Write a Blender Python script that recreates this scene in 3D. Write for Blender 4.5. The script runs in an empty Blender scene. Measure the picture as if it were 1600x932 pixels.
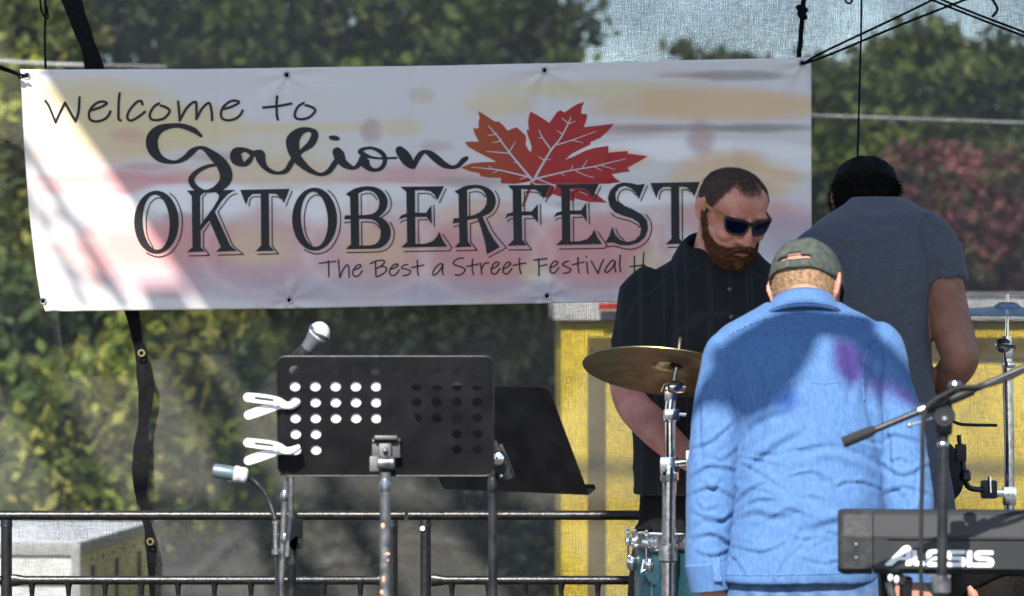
import bpy, bmesh, math, random
import numpy as np
from mathutils import Vector, Matrix, noise, Quaternion
from mathutils.geometry import tessellate_polygon
from mathutils.bvhtree import BVHTree

random.seed(7); RNG = np.random.default_rng(7)
scene = bpy.context.scene
COL = scene.collection
R = math.radians
# ------------------------------------------------------------------ camera, sky, sun
F = 6300.0      # focal length in photograph pixels (photograph is 1600 px wide)
CZ = 1.5        # camera height above the stage deck
cam_d = bpy.data.cameras.new('camera'); cam = bpy.data.objects.new('camera', cam_d); COL.objects.link(cam)
cam.location = (0, 0, CZ); cam.rotation_euler = (R(90), 0, 0)
cam_d.sensor_width = 36; cam_d.lens = F / 1600 * 36; cam_d.clip_end = 3000; cam_d.clip_start = 0.5
cam_d.dof.use_dof = True; cam_d.dof.focus_distance = 10.7; cam_d.dof.aperture_fstop = 5.2
scene.camera = cam
SUN_EL, SUN_AZ = R(42), R(12)           # behind the camera, a little to the left
S = Vector((-math.sin(SUN_AZ) * math.cos(SUN_EL), -math.cos(SUN_AZ) * math.cos(SUN_EL), math.sin(SUN_EL)))
world = bpy.data.worlds.new('World'); scene.world = world; world.use_nodes = True
wn = world.node_tree.nodes; wl = world.node_tree.links
sky = wn.new('ShaderNodeTexSky'); sky.sky_type = 'NISHITA'; sky.sun_disc = False
sky.sun_elevation = SUN_EL; sky.sun_rotation = R(192); sky.air_density = 0.8; sky.dust_density = 0.5; sky.ozone_density = 1.6
wn['Background'].inputs['Strength'].default_value = 0.13
wl.new(sky.outputs[0], wn['Background'].inputs['Color'])
sd = bpy.data.lights.new('sun', 'SUN'); sd.energy = 5.0; sd.angle = R(0.6); sd.color = (1, 0.95, 0.87)
sun = bpy.data.objects.new('sun', sd); COL.objects.link(sun); sun.location = (-2, -9, 12)
sun.rotation_euler = S.to_track_quat('Z', 'Y').to_euler()
scene.view_settings.view_transform = 'Standard'; scene.view_settings.look = 'None'
scene.view_settings.exposure = 0.82; scene.view_settings.gamma = 1; scene.view_settings.use_curve_mapping = False
scene.cycles.transparent_max_bounces = 16; scene.cycles.max_bounces = 8

# ------------------------------------------------------------------ materials
def mat(name, col, rough=0.6, metal=0.0, spec=0.5, var=0.0, vscale=20, bump=0.0, bscale=200, col2=None, stretch=(1, 1, 1), sheen=0.0, coat=0.0, sss=0.0):
    m = bpy.data.materials.new(name); m.use_nodes = True
    nt = m.node_tree; b = nt.nodes['Principled BSDF']
    b.inputs['Base Color'].default_value = (*col, 1); b.inputs['Roughness'].default_value = rough
    b.inputs['Metallic'].default_value = metal; b.inputs['Specular IOR Level'].default_value = spec
    b.inputs['Sheen Weight'].default_value = sheen; b.inputs['Coat Weight'].default_value = coat
    if sss:
        b.inputs['Subsurface Weight'].default_value = sss; b.inputs['Subsurface Radius'].default_value = (0.012, 0.004, 0.002); b.inputs['Subsurface Scale'].default_value = 1
    tc = nt.nodes.new('ShaderNodeTexCoord'); mp = nt.nodes.new('ShaderNodeMapping')
    mp.inputs['Scale'].default_value = stretch
    nt.links.new(tc.outputs['Object'], mp.inputs[0])
    if var or col2:
        n = nt.nodes.new('ShaderNodeTexNoise'); n.inputs['Scale'].default_value = vscale; n.inputs['Detail'].default_value = 6
        nt.links.new(mp.outputs[0], n.inputs['Vector'])
        r = nt.nodes.new('ShaderNodeValToRGB')
        c2 = col2 or tuple(min(1, c * (1 + var)) for c in col)
        c1 = col if col2 else tuple(c * (1 - var) for c in col)
        r.color_ramp.elements[0].position = 0.35; r.color_ramp.elements[1].position = 0.65
        r.color_ramp.elements[0].color = (*c1, 1); r.color_ramp.elements[1].color = (*c2, 1)
        nt.links.new(n.outputs['Fac'], r.inputs[0]); nt.links.new(r.outputs[0], b.inputs['Base Color'])
        rr = nt.nodes.new('ShaderNodeMapRange'); rr.inputs['To Min'].default_value = max(0.02, rough - 0.1); rr.inputs['To Max'].default_value = min(1, rough + 0.1)
        nt.links.new(n.outputs['Fac'], rr.inputs[0]); nt.links.new(rr.outputs[0], b.inputs['Roughness'])
    if bump:
        n2 = nt.nodes.new('ShaderNodeTexNoise'); n2.inputs['Scale'].default_value = bscale; n2.inputs['Detail'].default_value = 4
        nt.links.new(mp.outputs[0], n2.inputs['Vector'])
        bp = nt.nodes.new('ShaderNodeBump'); bp.inputs['Strength'].default_value = bump; bp.inputs['Distance'].default_value = 0.004
        nt.links.new(n2.outputs['Fac'], bp.inputs['Height']); nt.links.new(bp.outputs[0], b.inputs['Normal'])
    return m

def attr_mat(name, rough=0.7, spec=0.3, trans=0.0, bump=0.0, bscale=60):
    m = bpy.data.materials.new(name); m.use_nodes = True
    nt = m.node_tree; b = nt.nodes['Principled BSDF']
    a = nt.nodes.new('ShaderNodeVertexColor'); a.layer_name = 'Col'
    nt.links.new(a.outputs['Color'], b.inputs['Base Color'])
    b.inputs['Roughness'].default_value = rough; b.inputs['Specular IOR Level'].default_value = spec
    if trans:
        t = nt.nodes.new('ShaderNodeBsdfTranslucent'); nt.links.new(a.outputs['Color'], t.inputs['Color'])
        mx = nt.nodes.new('ShaderNodeMixShader'); mx.inputs[0].default_value = trans
        nt.links.new(b.outputs[0], mx.inputs[1]); nt.links.new(t.outputs[0], mx.inputs[2])
        nt.links.new(mx.outputs[0], nt.nodes['Material Output'].inputs['Surface'])
    if bump:
        tc = nt.nodes.new('ShaderNodeTexCoord'); n2 = nt.nodes.new('ShaderNodeTexNoise'); n2.inputs['Scale'].default_value = bscale; n2.inputs['Detail'].default_value = 5
        nt.links.new(tc.outputs['Object'], n2.inputs['Vector'])
        bp = nt.nodes.new('ShaderNodeBump'); bp.inputs['Strength'].default_value = bump; bp.inputs['Distance'].default_value = 0.004
        nt.links.new(n2.outputs['Fac'], bp.inputs['Height']); nt.links.new(bp.outputs[0], b.inputs['Normal'])
    return m

def weave_mat(name, col, pitch, cover, depth, trans_col=(1, 1, 1)):
    """see-through woven shade cloth: threads are opaque, gaps are open"""
    m = bpy.data.materials.new(name); m.use_nodes = True
    nt = m.node_tree; N = nt.nodes; L = nt.links; b = N['Principled BSDF']
    tc = N.new('ShaderNodeTexCoord')
    dn = N.new('ShaderNodeTexNoise'); dn.inputs['Scale'].default_value = 35; dn.inputs['Detail'].default_value = 3
    L.new(tc.outputs['Object'], dn.inputs['Vector'])
    dv = N.new('ShaderNodeVectorMath'); dv.operation = 'MULTIPLY_ADD'
    L.new(dn.outputs['Color'], dv.inputs[0]); dv.inputs[1].default_value = (0.010, 0.010, 0.010); L.new(tc.outputs['Object'], dv.inputs[2])
    sp = N.new('ShaderNodeSeparateXYZ'); L.new(dv.outputs[0], sp.inputs[0])
    def sinus(sock, p):
        a = N.new('ShaderNodeMath'); a.operation = 'MULTIPLY'; L.new(sock, a.inputs[0]); a.inputs[1].default_value = 2 * math.pi / p
        s = N.new('ShaderNodeMath'); s.operation = 'SINE'; L.new(a.outputs[0], s.inputs[0]); return s.outputs[0]
    sx = sinus(sp.outputs['X'], pitch); sz = sinus(sp.outputs['Z'], pitch * 0.83)
    mx = N.new('ShaderNodeMath'); mx.operation = 'MAXIMUM'; L.new(sx, mx.inputs[0]); L.new(sz, mx.inputs[1])
    # uneven thread thickness, streaked along both thread directions
    def streak(scale):
        mp = N.new('ShaderNodeMapping'); mp.inputs['Scale'].default_value = scale; L.new(tc.outputs['Object'], mp.inputs[0])
        n = N.new('ShaderNodeTexNoise'); n.inputs['Scale'].default_value = 1; n.inputs['Detail'].default_value = 4; L.new(mp.outputs[0], n.inputs['Vector']); return n.outputs['Fac']
    s1 = streak((26, 10, 380)); s2 = streak((380, 10, 26)); s3 = streak((3, 3, 3))
    ad0 = N.new('ShaderNodeMath'); ad0.operation = 'ADD'; L.new(s1, ad0.inputs[0]); L.new(s2, ad0.inputs[1])
    ad = N.new('ShaderNodeMath'); ad.operation = 'MULTIPLY_ADD'; L.new(ad0.outputs[0], ad.inputs[0]); ad.inputs[1].default_value = 0.52; ad.inputs[2].default_value = 0.48
    ad2 = N.new('ShaderNodeMath'); ad2.operation = 'MULTIPLY_ADD'; L.new(s3, ad2.inputs[0]); ad2.inputs[1].default_value = 0.55; L.new(ad.outputs[0], ad2.inputs[2])
    k = N.new('ShaderNodeMath'); k.operation = 'MULTIPLY_ADD'; L.new(mx.outputs[0], k.inputs[0]); k.inputs[1].default_value = depth; L.new(ad2.outputs[0], k.inputs[2])
    mr = N.new('ShaderNodeMapRange'); mr.interpolation_type = 'SMOOTHSTEP'
    mr.inputs['From Min'].default_value = 1.4 - cover; mr.inputs['From Max'].default_value = 2.2 - cover
    L.new(k.outputs[0], mr.inputs[0])
    b.inputs['Base Color'].default_value = (*col, 1); b.inputs['Roughness'].default_value = 0.45; b.inputs['Specular IOR Level'].default_value = 0.35
    bn = N.new('ShaderNodeBump'); bn.inputs['Strength'].default_value = 0.7; bn.inputs['Distance'].default_value = 0.003
    L.new(k.outputs[0], bn.inputs['Height']); L.new(bn.outputs[0], b.inputs['Normal'])
    tr = N.new('ShaderNodeBsdfTransparent'); tr.inputs[0].default_value = (*trans_col, 1)
    mix = N.new('ShaderNodeMixShader'); L.new(mr.outputs[0], mix.inputs[0]); L.new(tr.outputs[0], mix.inputs[1]); L.new(b.outputs[0], mix.inputs[2])
    L.new(mix.outputs[0], N['Material Output'].inputs['Surface'])
    return m

def stripe_mat(name, base, line, pitch, rough=0.85):
    m = mat(name, base, rough, bump=0.25, bscale=700)
    nt = m.node_tree; N = nt.nodes; L = nt.links; b = N['Principled BSDF']
    tc = N.new('ShaderNodeTexCoord'); sp = N.new('ShaderNodeSeparateXYZ'); L.new(tc.outputs['Object'], sp.inputs[0])
    outs = []
    for sock, p, th in (('X', pitch, 0.955), ('X', pitch * 1.62, 0.975), ('Y', pitch * 1.3, 0.985)):
        w = N.new('ShaderNodeMath'); w.operation = 'MULTIPLY'; L.new(sp.outputs[sock], w.inputs[0]); w.inputs[1].default_value = 2 * math.pi / p
        s = N.new('ShaderNodeMath'); s.operation = 'SINE'; L.new(w.outputs[0], s.inputs[0])
        g = N.new('ShaderNodeMapRange'); g.inputs['From Min'].default_value = th - 0.04; g.inputs['From Max'].default_value = th + 0.02; L.new(s.outputs[0], g.inputs[0]); outs.append(g.outputs[0])
    a = N.new('ShaderNodeMath'); a.operation = 'MAXIMUM'; L.new(outs[0], a.inputs[0]); L.new(outs[1], a.inputs[1])
    a2 = N.new('ShaderNodeMath'); a2.operation = 'MAXIMUM'; L.new(a.outputs[0], a2.inputs[0]); L.new(outs[2], a2.inputs[1])
    mx = N.new('ShaderNodeMix'); mx.data_type = 'RGBA'; L.new(a2.outputs[0], mx.inputs[0])
    mx.inputs[6].default_value = (*base, 1); mx.inputs[7].default_value = (*line, 1)
    L.new(mx.outputs[2], b.inputs['Base Color'])
    return m

M = {}
M['black_metal'] = mat('black_metal', (0.014, 0.014, 0.016), 0.42, 0.0, 0.5, var=0.5, vscale=40, bump=0.12, bscale=300)
M['rail_paint'] = mat('rail_paint', (0.005, 0.005, 0.006), 0.34, 0.0, 0.5, col2=(0.014, 0.014, 0.014), vscale=60, bump=0.25, bscale=120)
M['black_plastic'] = mat('black_plastic', (0.012, 0.012, 0.013), 0.5, 0, 0.45, var=0.4, vscale=30, bump=0.1, bscale=400)
M['desk_black'] = mat('desk_black', (0.007, 0.007, 0.008), 0.7, 0, 0.2, var=0.5, vscale=14, bump=0.1, bscale=900)
M['chrome'] = mat('chrome', (0.75, 0.75, 0.76), 0.14, 1.0, var=0.15, vscale=60)
M['steel'] = mat('steel', (0.42, 0.42, 0.43), 0.32, 1.0, var=0.3, vscale=70)
M['worn_pole'] = mat('worn_pole', (0.10, 0.10, 0.105), 0.38, 0.75, col2=(0.26, 0.26, 0.26), vscale=45)
M['white_plastic'] = mat('white_plastic', (0.80, 0.80, 0.83), 0.35, 0, 0.5, var=0.04, vscale=30)
M['paper'] = mat('paper', (0.82, 0.82, 0.86), 0.8, 0, 0.2, var=0.03)
M['ink'] = mat('ink', (0.006, 0.006, 0.008), 0.5, 0, 0.4, var=0.3, vscale=8)
M['rope'] = mat('rope', (0.004, 0.004, 0.005), 0.85, 0, 0.1, var=0.5, vscale=300, bump=0.5, bscale=500)
M['brass'] = mat('brass', (0.62, 0.46, 0.20), 0.3, 1.0, var=0.2)
M['hem'] = mat('hem', (0.003, 0.003, 0.0035), 0.75, 0, 0.12, col2=(0.008, 0.008, 0.009), vscale=60, bump=0.4, bscale=250)
M['cymbal'] = mat('cymbal', (0.30, 0.24, 0.12), 0.36, 1.0, col2=(0.44, 0.36, 0.20), vscale=22, bump=0.12, bscale=80)
M['cymbal_blue'] = mat('cymbal_blue', (0.42, 0.46, 0.48), 0.25, 1.0, var=0.2, vscale=15)
M['felt'] = mat('felt', (0.02, 0.02, 0.02), 0.95)
M['teal'] = mat('teal', (0.005, 0.030, 0.045), 0.35, 0.1, 0.5, col2=(0.009, 0.055, 0.074), vscale=120, coat=0.4)
M['drumhead'] = mat('drumhead', (0.75, 0.75, 0.72), 0.5, var=0.05)
M['keyboard'] = mat('keyboard', (0.017, 0.0175, 0.019), 0.5, 0, 0.5, var=0.2, vscale=5, bump=0.1, bscale=900)
M['keyboard_end'] = mat('keyboard_end', (0.013, 0.013, 0.014), 0.45, 0, 0.5, col2=(0.032, 0.032, 0.032), vscale=40, bump=0.2, bscale=100)
M['logo_white'] = mat('logo_white', (0.85, 0.85, 0.83), 0.45, var=0.04)
M['rubber'] = mat('rubber', (0.012, 0.012, 0.012), 0.8, var=0.3)
M['mic_ball'] = mat('mic_ball', (0.78, 0.78, 0.78), 0.4, 0.35, var=0.25, vscale=500, bump=0.9, bscale=900)
M['mic_body'] = mat('mic_body', (0.12, 0.125, 0.13), 0.35, 0.3, var=0.3)
M['mic_grey'] = mat('mic_grey', (0.16, 0.22, 0.25), 0.35, 0.5, var=0.2)
M['skin_ruddy'] = mat('skin_ruddy', (0.56, 0.205, 0.14), 0.45, 0, 0.4, col2=(0.70, 0.31, 0.22), vscale=22, bump=0.15, bscale=500, sss=0.12)
M['skin_tan'] = mat('skin_tan', (0.30, 0.13, 0.078), 0.45, 0, 0.4, col2=(0.42, 0.20, 0.125), vscale=20, bump=0.15, bscale=500, sss=0.1)
M['skin_pale'] = mat('skin_pale', (0.42, 0.18, 0.13), 0.5, 0, 0.4, col2=(0.50, 0.25, 0.18), vscale=22, bump=0.15, bscale=500, sss=0.12)
M['hair_brown'] = mat('hair_brown', (0.045, 0.027, 0.019), 0.75, 0, 0.3, col2=(0.10, 0.060, 0.042), vscale=120, bump=0.5, bscale=600)
M['beard'] = mat('beard', (0.070, 0.027, 0.011), 0.75, 0, 0.3, col2=(0.19, 0.078, 0.032), vscale=150, bump=0.7, bscale=500)
M['hair_blond'] = mat('hair_blond', (0.22, 0.125, 0.065), 0.7, 0, 0.3, col2=(0.38, 0.25, 0.15), vscale=120, bump=0.5, bscale=500)
M['hair_dark'] = mat('hair_dark', (0.005, 0.004, 0.003), 0.75, 0, 0.15, col2=(0.014, 0.010, 0.007), vscale=120, bump=0.5, bscale=500)
M['black_shirt'] = stripe_mat('black_shirt', (0.0034, 0.0035, 0.0046), (0.013, 0.013, 0.014), 0.055)
M['black_cloth'] = mat('black_cloth', (0.005, 0.005, 0.006), 0.9, 0, 0.2, var=0.4, vscale=60, bump=0.3, bscale=500)
M['denim'] = mat('denim', (0.064, 0.145, 0.315), 0.85, 0, 0.2, col2=(0.092, 0.190, 0.385), vscale=160, bump=0.3, bscale=700, stretch=(1, 1, 0.30), sheen=0.05)
M['denim_seam'] = mat('denim_seam', (0.05, 0.12, 0.30), 0.85, 0, 0.2, col2=(0.14, 0.27, 0.52), vscale=160, bump=0.3)
M['jeans'] = mat('jeans', (0.055, 0.11, 0.23), 0.85, 0, 0.2, col2=(0.12, 0.20, 0.35), vscale=30, bump=0.35, bscale=500)
M['tee'] = mat('tee', (0.088, 0.091, 0.106), 0.9, 0, 0.2, col2=(0.120, 0.123, 0.139), vscale=180, bump=0.25, bscale=500, stretch=(0.5, 1, 1.6), sheen=0.15)
M['cap_grey'] = mat('cap_grey', (0.050, 0.060, 0.052), 0.85, 0, 0.2, col2=(0.085, 0.097, 0.085), vscale=60, bump=0.4, bscale=500)
M['cap_black'] = mat('cap_black', (0.004, 0.004, 0.005), 0.85, 0, 0.12, var=0.4, bump=0.4, bscale=500)
M['navy_pants'] = mat('navy_pants', (0.020, 0.022, 0.032), 0.9, 0, 0.2, var=0.3, bump=0.3)
M['shoe'] = mat('shoe', (0.02, 0.018, 0.016), 0.5, var=0.3)
M['lens'] = mat('lens', (0.012, 0.022, 0.12), 0.05, 0.6, 0.8, col2=(0.006, 0.008, 0.03), vscale=18)
M['amber'] = mat('amber', (0.42, 0.17, 0.03), 0.35, 0, 0.5, var=0.2)
M['bark'] = mat('bark', (0.06, 0.045, 0.035), 0.9, var=0.4, vscale=8, bump=0.8, bscale=20)
M['leaf'] = attr_mat('leaf', 0.55, 0.35, trans=0.35)
def fringe_mat(name, base):
    """short hair: Col.r is the density, thin at the edge where skin shows through"""
    m = base.copy(); m.name = name; nt = m.node_tree; N = nt.nodes; L = nt.links; b = N['Principled BSDF']
    a = N.new('ShaderNodeVertexColor'); a.layer_name = 'Col'; sp = N.new('ShaderNodeSeparateColor'); L.new(a.outputs['Color'], sp.inputs[0])
    tc = N.new('ShaderNodeTexCoord'); n = N.new('ShaderNodeTexNoise'); n.inputs['Scale'].default_value = 420; n.inputs['Detail'].default_value = 3; L.new(tc.outputs['Object'], n.inputs['Vector'])
    ad = N.new('ShaderNodeMath'); ad.operation = 'ADD'; L.new(sp.outputs[0], ad.inputs[0]); L.new(n.outputs['Fac'], ad.inputs[1])
    mr = N.new('ShaderNodeMapRange'); mr.inputs['From Min'].default_value = 0.55; mr.inputs['From Max'].default_value = 1.15; L.new(ad.outputs[0], mr.inputs[0])
    t = N.new('ShaderNodeBsdfTransparent'); mx = N.new('ShaderNodeMixShader'); L.new(mr.outputs[0], mx.inputs[0]); L.new(t.outputs[0], mx.inputs[1]); L.new(b.outputs[0], mx.inputs[2])
    L.new(mx.outputs[0], N['Material Output'].inputs['Surface']); return m
M['buzz'] = fringe_mat('buzz', M['hair_brown']); M['beard_fringe'] = fringe_mat('beard_fringe', M['beard']); M['blond_fringe'] = fringe_mat('blond_fringe', M['hair_blond'])
M['print'] = attr_mat('print', 0.55, 0.35, trans=0.0, bump=0.10, bscale=40)
M['leaf_print'] = attr_mat('leaf_print', 0.55, 0.35)
M['trailer_yellow'] = mat('trailer_yellow', (0.74, 0.53, 0.025), 0.6, 0, 0.4, col2=(0.82, 0.62, 0.05), vscale=6, bump=0.3, bscale=12)
M['trim_brown'] = mat('trim_brown', (0.12, 0.085, 0.012), 0.6, var=0.2, vscale=5)  # painted-in shadow bands; also box trailer ribs and rivets
M['trailer_white'] = mat('trailer_white', (0.66, 0.66, 0.64), 0.5, var=0.12, vscale=4)
M['trailer_cream'] = mat('trailer_cream', (0.60, 0.52, 0.22), 0.6, var=0.12, vscale=5)
M['roof_grey'] = mat('roof_grey', (0.22, 0.22, 0.22), 0.6, var=0.2, vscale=5)
M['sign_red'] = mat('sign_red', (0.5, 0.03, 0.03), 0.5, var=0.1)
M['cable_grey'] = mat('cable_grey', (0.34, 0.34, 0.33), 0.5, var=0.15)
M['asphalt'] = mat('asphalt', (0.05, 0.05, 0.05), 0.9, var=0.3, vscale=3, bump=0.4, bscale=60)
M['deck'] = mat('deck', (0.035, 0.033, 0.03), 0.8, var=0.4, vscale=6, bump=0.3, bscale=60)
M['canvas'] = mat('canvas', (0.30, 0.30, 0.31), 0.9, var=0.1)
M['tyre'] = mat('tyre', (0.02, 0.02, 0.02), 0.9, var=0.3)
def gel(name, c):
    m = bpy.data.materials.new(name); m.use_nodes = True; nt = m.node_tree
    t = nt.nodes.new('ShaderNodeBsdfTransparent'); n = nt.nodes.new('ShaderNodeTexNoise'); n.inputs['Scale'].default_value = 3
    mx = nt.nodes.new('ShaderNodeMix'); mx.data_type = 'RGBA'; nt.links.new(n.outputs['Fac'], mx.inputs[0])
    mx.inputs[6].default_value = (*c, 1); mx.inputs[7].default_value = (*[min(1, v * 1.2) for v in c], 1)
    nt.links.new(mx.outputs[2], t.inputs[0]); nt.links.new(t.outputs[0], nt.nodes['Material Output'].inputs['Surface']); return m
M['gel_purple'] = gel('gel_purple', (0.62, 0.06, 0.38)); M['gel_blue'] = gel('gel_blue', (0.02, 0.10, 0.55))  # sunlight filters for the added tinted sheets

# ------------------------------------------------------------------ geometry helpers
def P(px, py, D):
    """a place in the scene: D metres away, seen at photograph pixel (px, py)"""
    return Vector(((px - 800) / F * D, D, CZ - (py - 466) / F * D))

def origin(o):
    while o.parent: o = o.parent
    return o.location.copy()

class MB:
    def __init__(s): s.v = []; s.f = []
    def add(s, vs, fs):
        o = len(s.v); s.v += [Vector(v) for v in vs]; s.f += [tuple(i + o for i in f) for f in fs]; return s
    def box(s, c, size, rot=None):
        c = Vector(c); h = [x / 2 for x in size]; vs = []
        for z in (-1, 1):
            for y in (-1, 1):
                for x in (-1, 1):
                    p = Vector((x * h[0], y * h[1], z * h[2]))
                    vs.append(c + (rot @ p if rot else p))
        return s.add(vs, [(0, 2, 3, 1), (4, 5, 7, 6), (0, 1, 5, 4), (2, 6, 7, 3), (0, 4, 6, 2), (1, 3, 7, 5)])
    def bbox(s, c, size, bev=0.004, rot=None):
        """bevelled box"""
        c = Vector(c); bm = bmesh.new(); bmesh.ops.create_cube(bm, size=1)
        for v in bm.verts: v.co = Vector((v.co.x * size[0], v.co.y * size[1], v.co.z * size[2]))
        bmesh.ops.bevel(bm, geom=bm.edges[:], offset=min(bev, min(size) * 0.45), segments=2, affect='EDGES', profile=0.7)
        bm.verts.index_update()
        vs = [c + (rot @ v.co if rot else v.co) for v in bm.verts]; fs = [tuple(v.index for v in f.verts) for f in bm.faces]; bm.free()
        return s.add(vs, fs)
    def tube(s, pts, r, n=10, cap=True):
        pts = [Vector(p) for p in pts]; k = len(pts)
        rs = list(r) if hasattr(r, '__len__') else [r] * k
        o = len(s.v); t0 = (pts[1] - pts[0]).normalized()
        a = Vector((0, 0, 1)) if abs(t0.z) < 0.9 else Vector((1, 0, 0)); u = t0.cross(a).normalized(); prev = t0
        for i in range(k):
            t = ((pts[min(i + 1, k - 1)] - pts[max(i - 1, 0)])).normalized()
            q = prev.rotation_difference(t); u = q @ u; u = (u - t * u.dot(t)).normalized(); prev = t; w = t.cross(u)
            for j in range(n):
                an = 2 * math.pi * j / n; s.v.append(pts[i] + (u * math.cos(an) + w * math.sin(an)) * rs[i])
        for i in range(k - 1):
            for j in range(n): s.f.append((o + i * n + j, o + i * n + (j + 1) % n, o + (i + 1) * n + (j + 1) % n, o + (i + 1) * n + j))
        if cap: s.f.append(tuple(o + j for j in range(n))[::-1]); s.f.append(tuple(o + (k - 1) * n + j for j in range(n)))
        return s
    def loft(s, rings, cap=True):
        """rings: lists of the same number of points"""
        o = len(s.v); n = len(rings[0])
        for r in rings: s.v += [Vector(p) for p in r]
        for i in range(len(rings) - 1):
            for j in range(n): s.f.append((o + i * n + j, o + i * n + (j + 1) % n, o + (i + 1) * n + (j + 1) % n, o + (i + 1) * n + j))
        if cap: s.f.append(tuple(o + j for j in range(n))[::-1]); s.f.append(tuple(o + (len(rings) - 1) * n + j for j in range(n)))
        return s
    def ell(s, c, r, nu=16, nv=10, mtx=None):
        c = Vector(c); rings = []
        for i in range(nv + 1):
            ph = math.pi * (i + 0.02) / (nv + 0.04) - math.pi / 2
            rg = []
            for j in range(nu):
                th = 2 * math.pi * j / nu; p = Vector((r[0] * math.cos(ph) * math.cos(th), r[1] * math.cos(ph) * math.sin(th), r[2] * math.sin(ph)))
                rg.append(c + (mtx @ p if mtx else p))
            rings.append(rg)
        return s.loft(rings)
    def lathe(s, prof, c, axis=(0, 0, 1), n=24, cap=True):
        c = Vector(c); ax = Vector(axis).normalized(); q = Vector((0, 0, 1)).rotation_difference(ax)
        return s.loft([[c + q @ Vector((r * math.cos(2 * math.pi * j / n), r * math.sin(2 * math.pi * j / n), z)) for j in range(n)] for r, z in prof], cap)
    def plate(s, outer, holes, to3d, thick):
        """flat outline with holes, mapped by to3d((u,v)), thickened by the vector thick"""
        loops = [outer] + holes; flat = [p for l in loops for p in l]
        tris = tessellate_polygon([[Vector((p[0], p[1], 0)) for p in l] for l in loops])
        A = [Vector(to3d(p)) for p in flat]; n = len(A); o = len(s.v)
        s.v += A
        s.f += [tuple(o + i for i in t) for t in tris]
        if thick is not None:
            s.v += [a + thick for a in A]
            s.f += [tuple(o + n + i for i in t[::-1]) for t in tris]
            b = 0
            for l in loops:
                m = len(l)
                for i in range(m): s.f.append((o + b + i, o + b + (i + 1) % m, o + n + b + (i + 1) % m, o + n + b + i))
                b += m
        return s
    def mesh(s, name, off=Vector((0, 0, 0))):
        me = bpy.data.meshes.new(name); me.from_pydata([tuple(v - off) for v in s.v], [], s.f); me.update(); return me
    def build(s, name, m, parent=None, smooth=True, angle=35, fix=True):
        off = origin(parent) if parent else None
        if off is None:
            lo = [min(v[i] for v in s.v) for i in range(3)]; hi = [max(v[i] for v in s.v) for i in range(3)]
            off = Vector(((lo[0] + hi[0]) / 2, (lo[1] + hi[1]) / 2, lo[2]))
        me = s.mesh(name, off)
        return link(name, me, m, parent, off if not parent else None, smooth, angle, fix)

def link(name, me, m, parent=None, loc=None, smooth=True, angle=35, fix=True):
    if fix:
        bm = bmesh.new(); bm.from_mesh(me); bmesh.ops.recalc_face_normals(bm, faces=bm.faces[:]); bm.to_mesh(me); bm.free()
    if smooth:
        me.shade_smooth()
        if angle: me.set_sharp_from_angle(angle=R(angle))
    o = bpy.data.objects.new(name, me); COL.objects.link(o)
    me.materials.append(M[m] if isinstance(m, str) else m)
    if parent: o.parent = parent
    if loc is not None: o.location = loc
    return o

def empty(name, loc, label, cat, group=None):
    o = bpy.data.objects.new(name, None); COL.objects.link(o); o.location = loc; o.empty_display_size = 0.1
    return tag(o, label, cat, group)

def tag(o, label=None, cat=None, group=None, kind=None):
    if label: o['label'] = label
    if cat: o['category'] = cat
    if group: o['group'] = group
    if kind: o['kind'] = kind
    return o

def cr(pts, k=6):
    """Catmull-Rom through points of any dimension"""
    pts = [np.array(p, float) for p in pts]
    if len(pts) < 3: 
        return [pts[0] + (pts[1] - pts[0]) * t for t in np.linspace(0, 1, k + 1)]
    out = []
    q = [2 * pts[0] - pts[1]] + pts + [2 * pts[-1] - pts[-2]]
    for i in range(1, len(q) - 2):
        for j in range(k):
            t = j / k; a, b, c, d = q[i - 1], q[i], q[i + 1], q[i + 2]
            out.append(0.5 * (2 * b + (c - a) * t + (2 * a - 5 * b + 4 * c - d) * t * t + (3 * b - a - 3 * c + d) * t ** 3))
    out.append(pts[-1]); return out

def ring(c, a, b, n=28, e=2.0):
    """closed superellipse around c spanned by half-axis vectors a, b"""
    c, a, b = Vector(c), Vector(a), Vector(b); out = []
    for j in range(n):
        t = 2 * math.pi * j / n; ct, st = math.cos(t), math.sin(t)
        out.append(c + a * math.copysign(abs(ct) ** (2 / e), ct) + b * math.copysign(abs(st) ** (2 / e), st))
    return out

def trunk(mb, rows, e=2.3, n=32, k=4, grow=0.0):
    """torso: rows of (py, cx, half width px, half depth m, y centre)"""
    rows = cr(rows, k); rings = []
    for py, cx, hw, dm, yc in rows:
        rings.append(ring(P(cx, py, yc), Vector((hw * yc / F + grow, 0, 0)), Vector((0, dm + grow, 0)), n, e))
    return mb.loft(rings)

def limb(mb, pts, n=16, k=5, grow=0.0):
    """pts: (px, py, D, radius px)"""
    pp = cr(pts, k)
    return mb.tube([P(*p[:3]) for p in pp], [max(0.003, p[3] * p[2] / F + grow) for p in pp], n)

def remesh(mb, voxel, it=8, fac=0.5):
    me = mb.mesh('tmp'); o = bpy.data.objects.new('tmp', me); COL.objects.link(o)
    r = o.modifiers.new('r', 'REMESH'); r.mode = 'VOXEL'; r.voxel_size = voxel; r.adaptivity = 0
    s = o.modifiers.new('s', 'SMOOTH'); s.iterations = it; s.factor = fac
    dg = bpy.context.evaluated_depsgraph_get(); dg.update()
    out = bpy.data.meshes.new_from_object(o.evaluated_get(dg), depsgraph=dg)
    bpy.data.objects.remove(o); bpy.data.meshes.remove(me); out.materials.clear()
    return out

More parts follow.
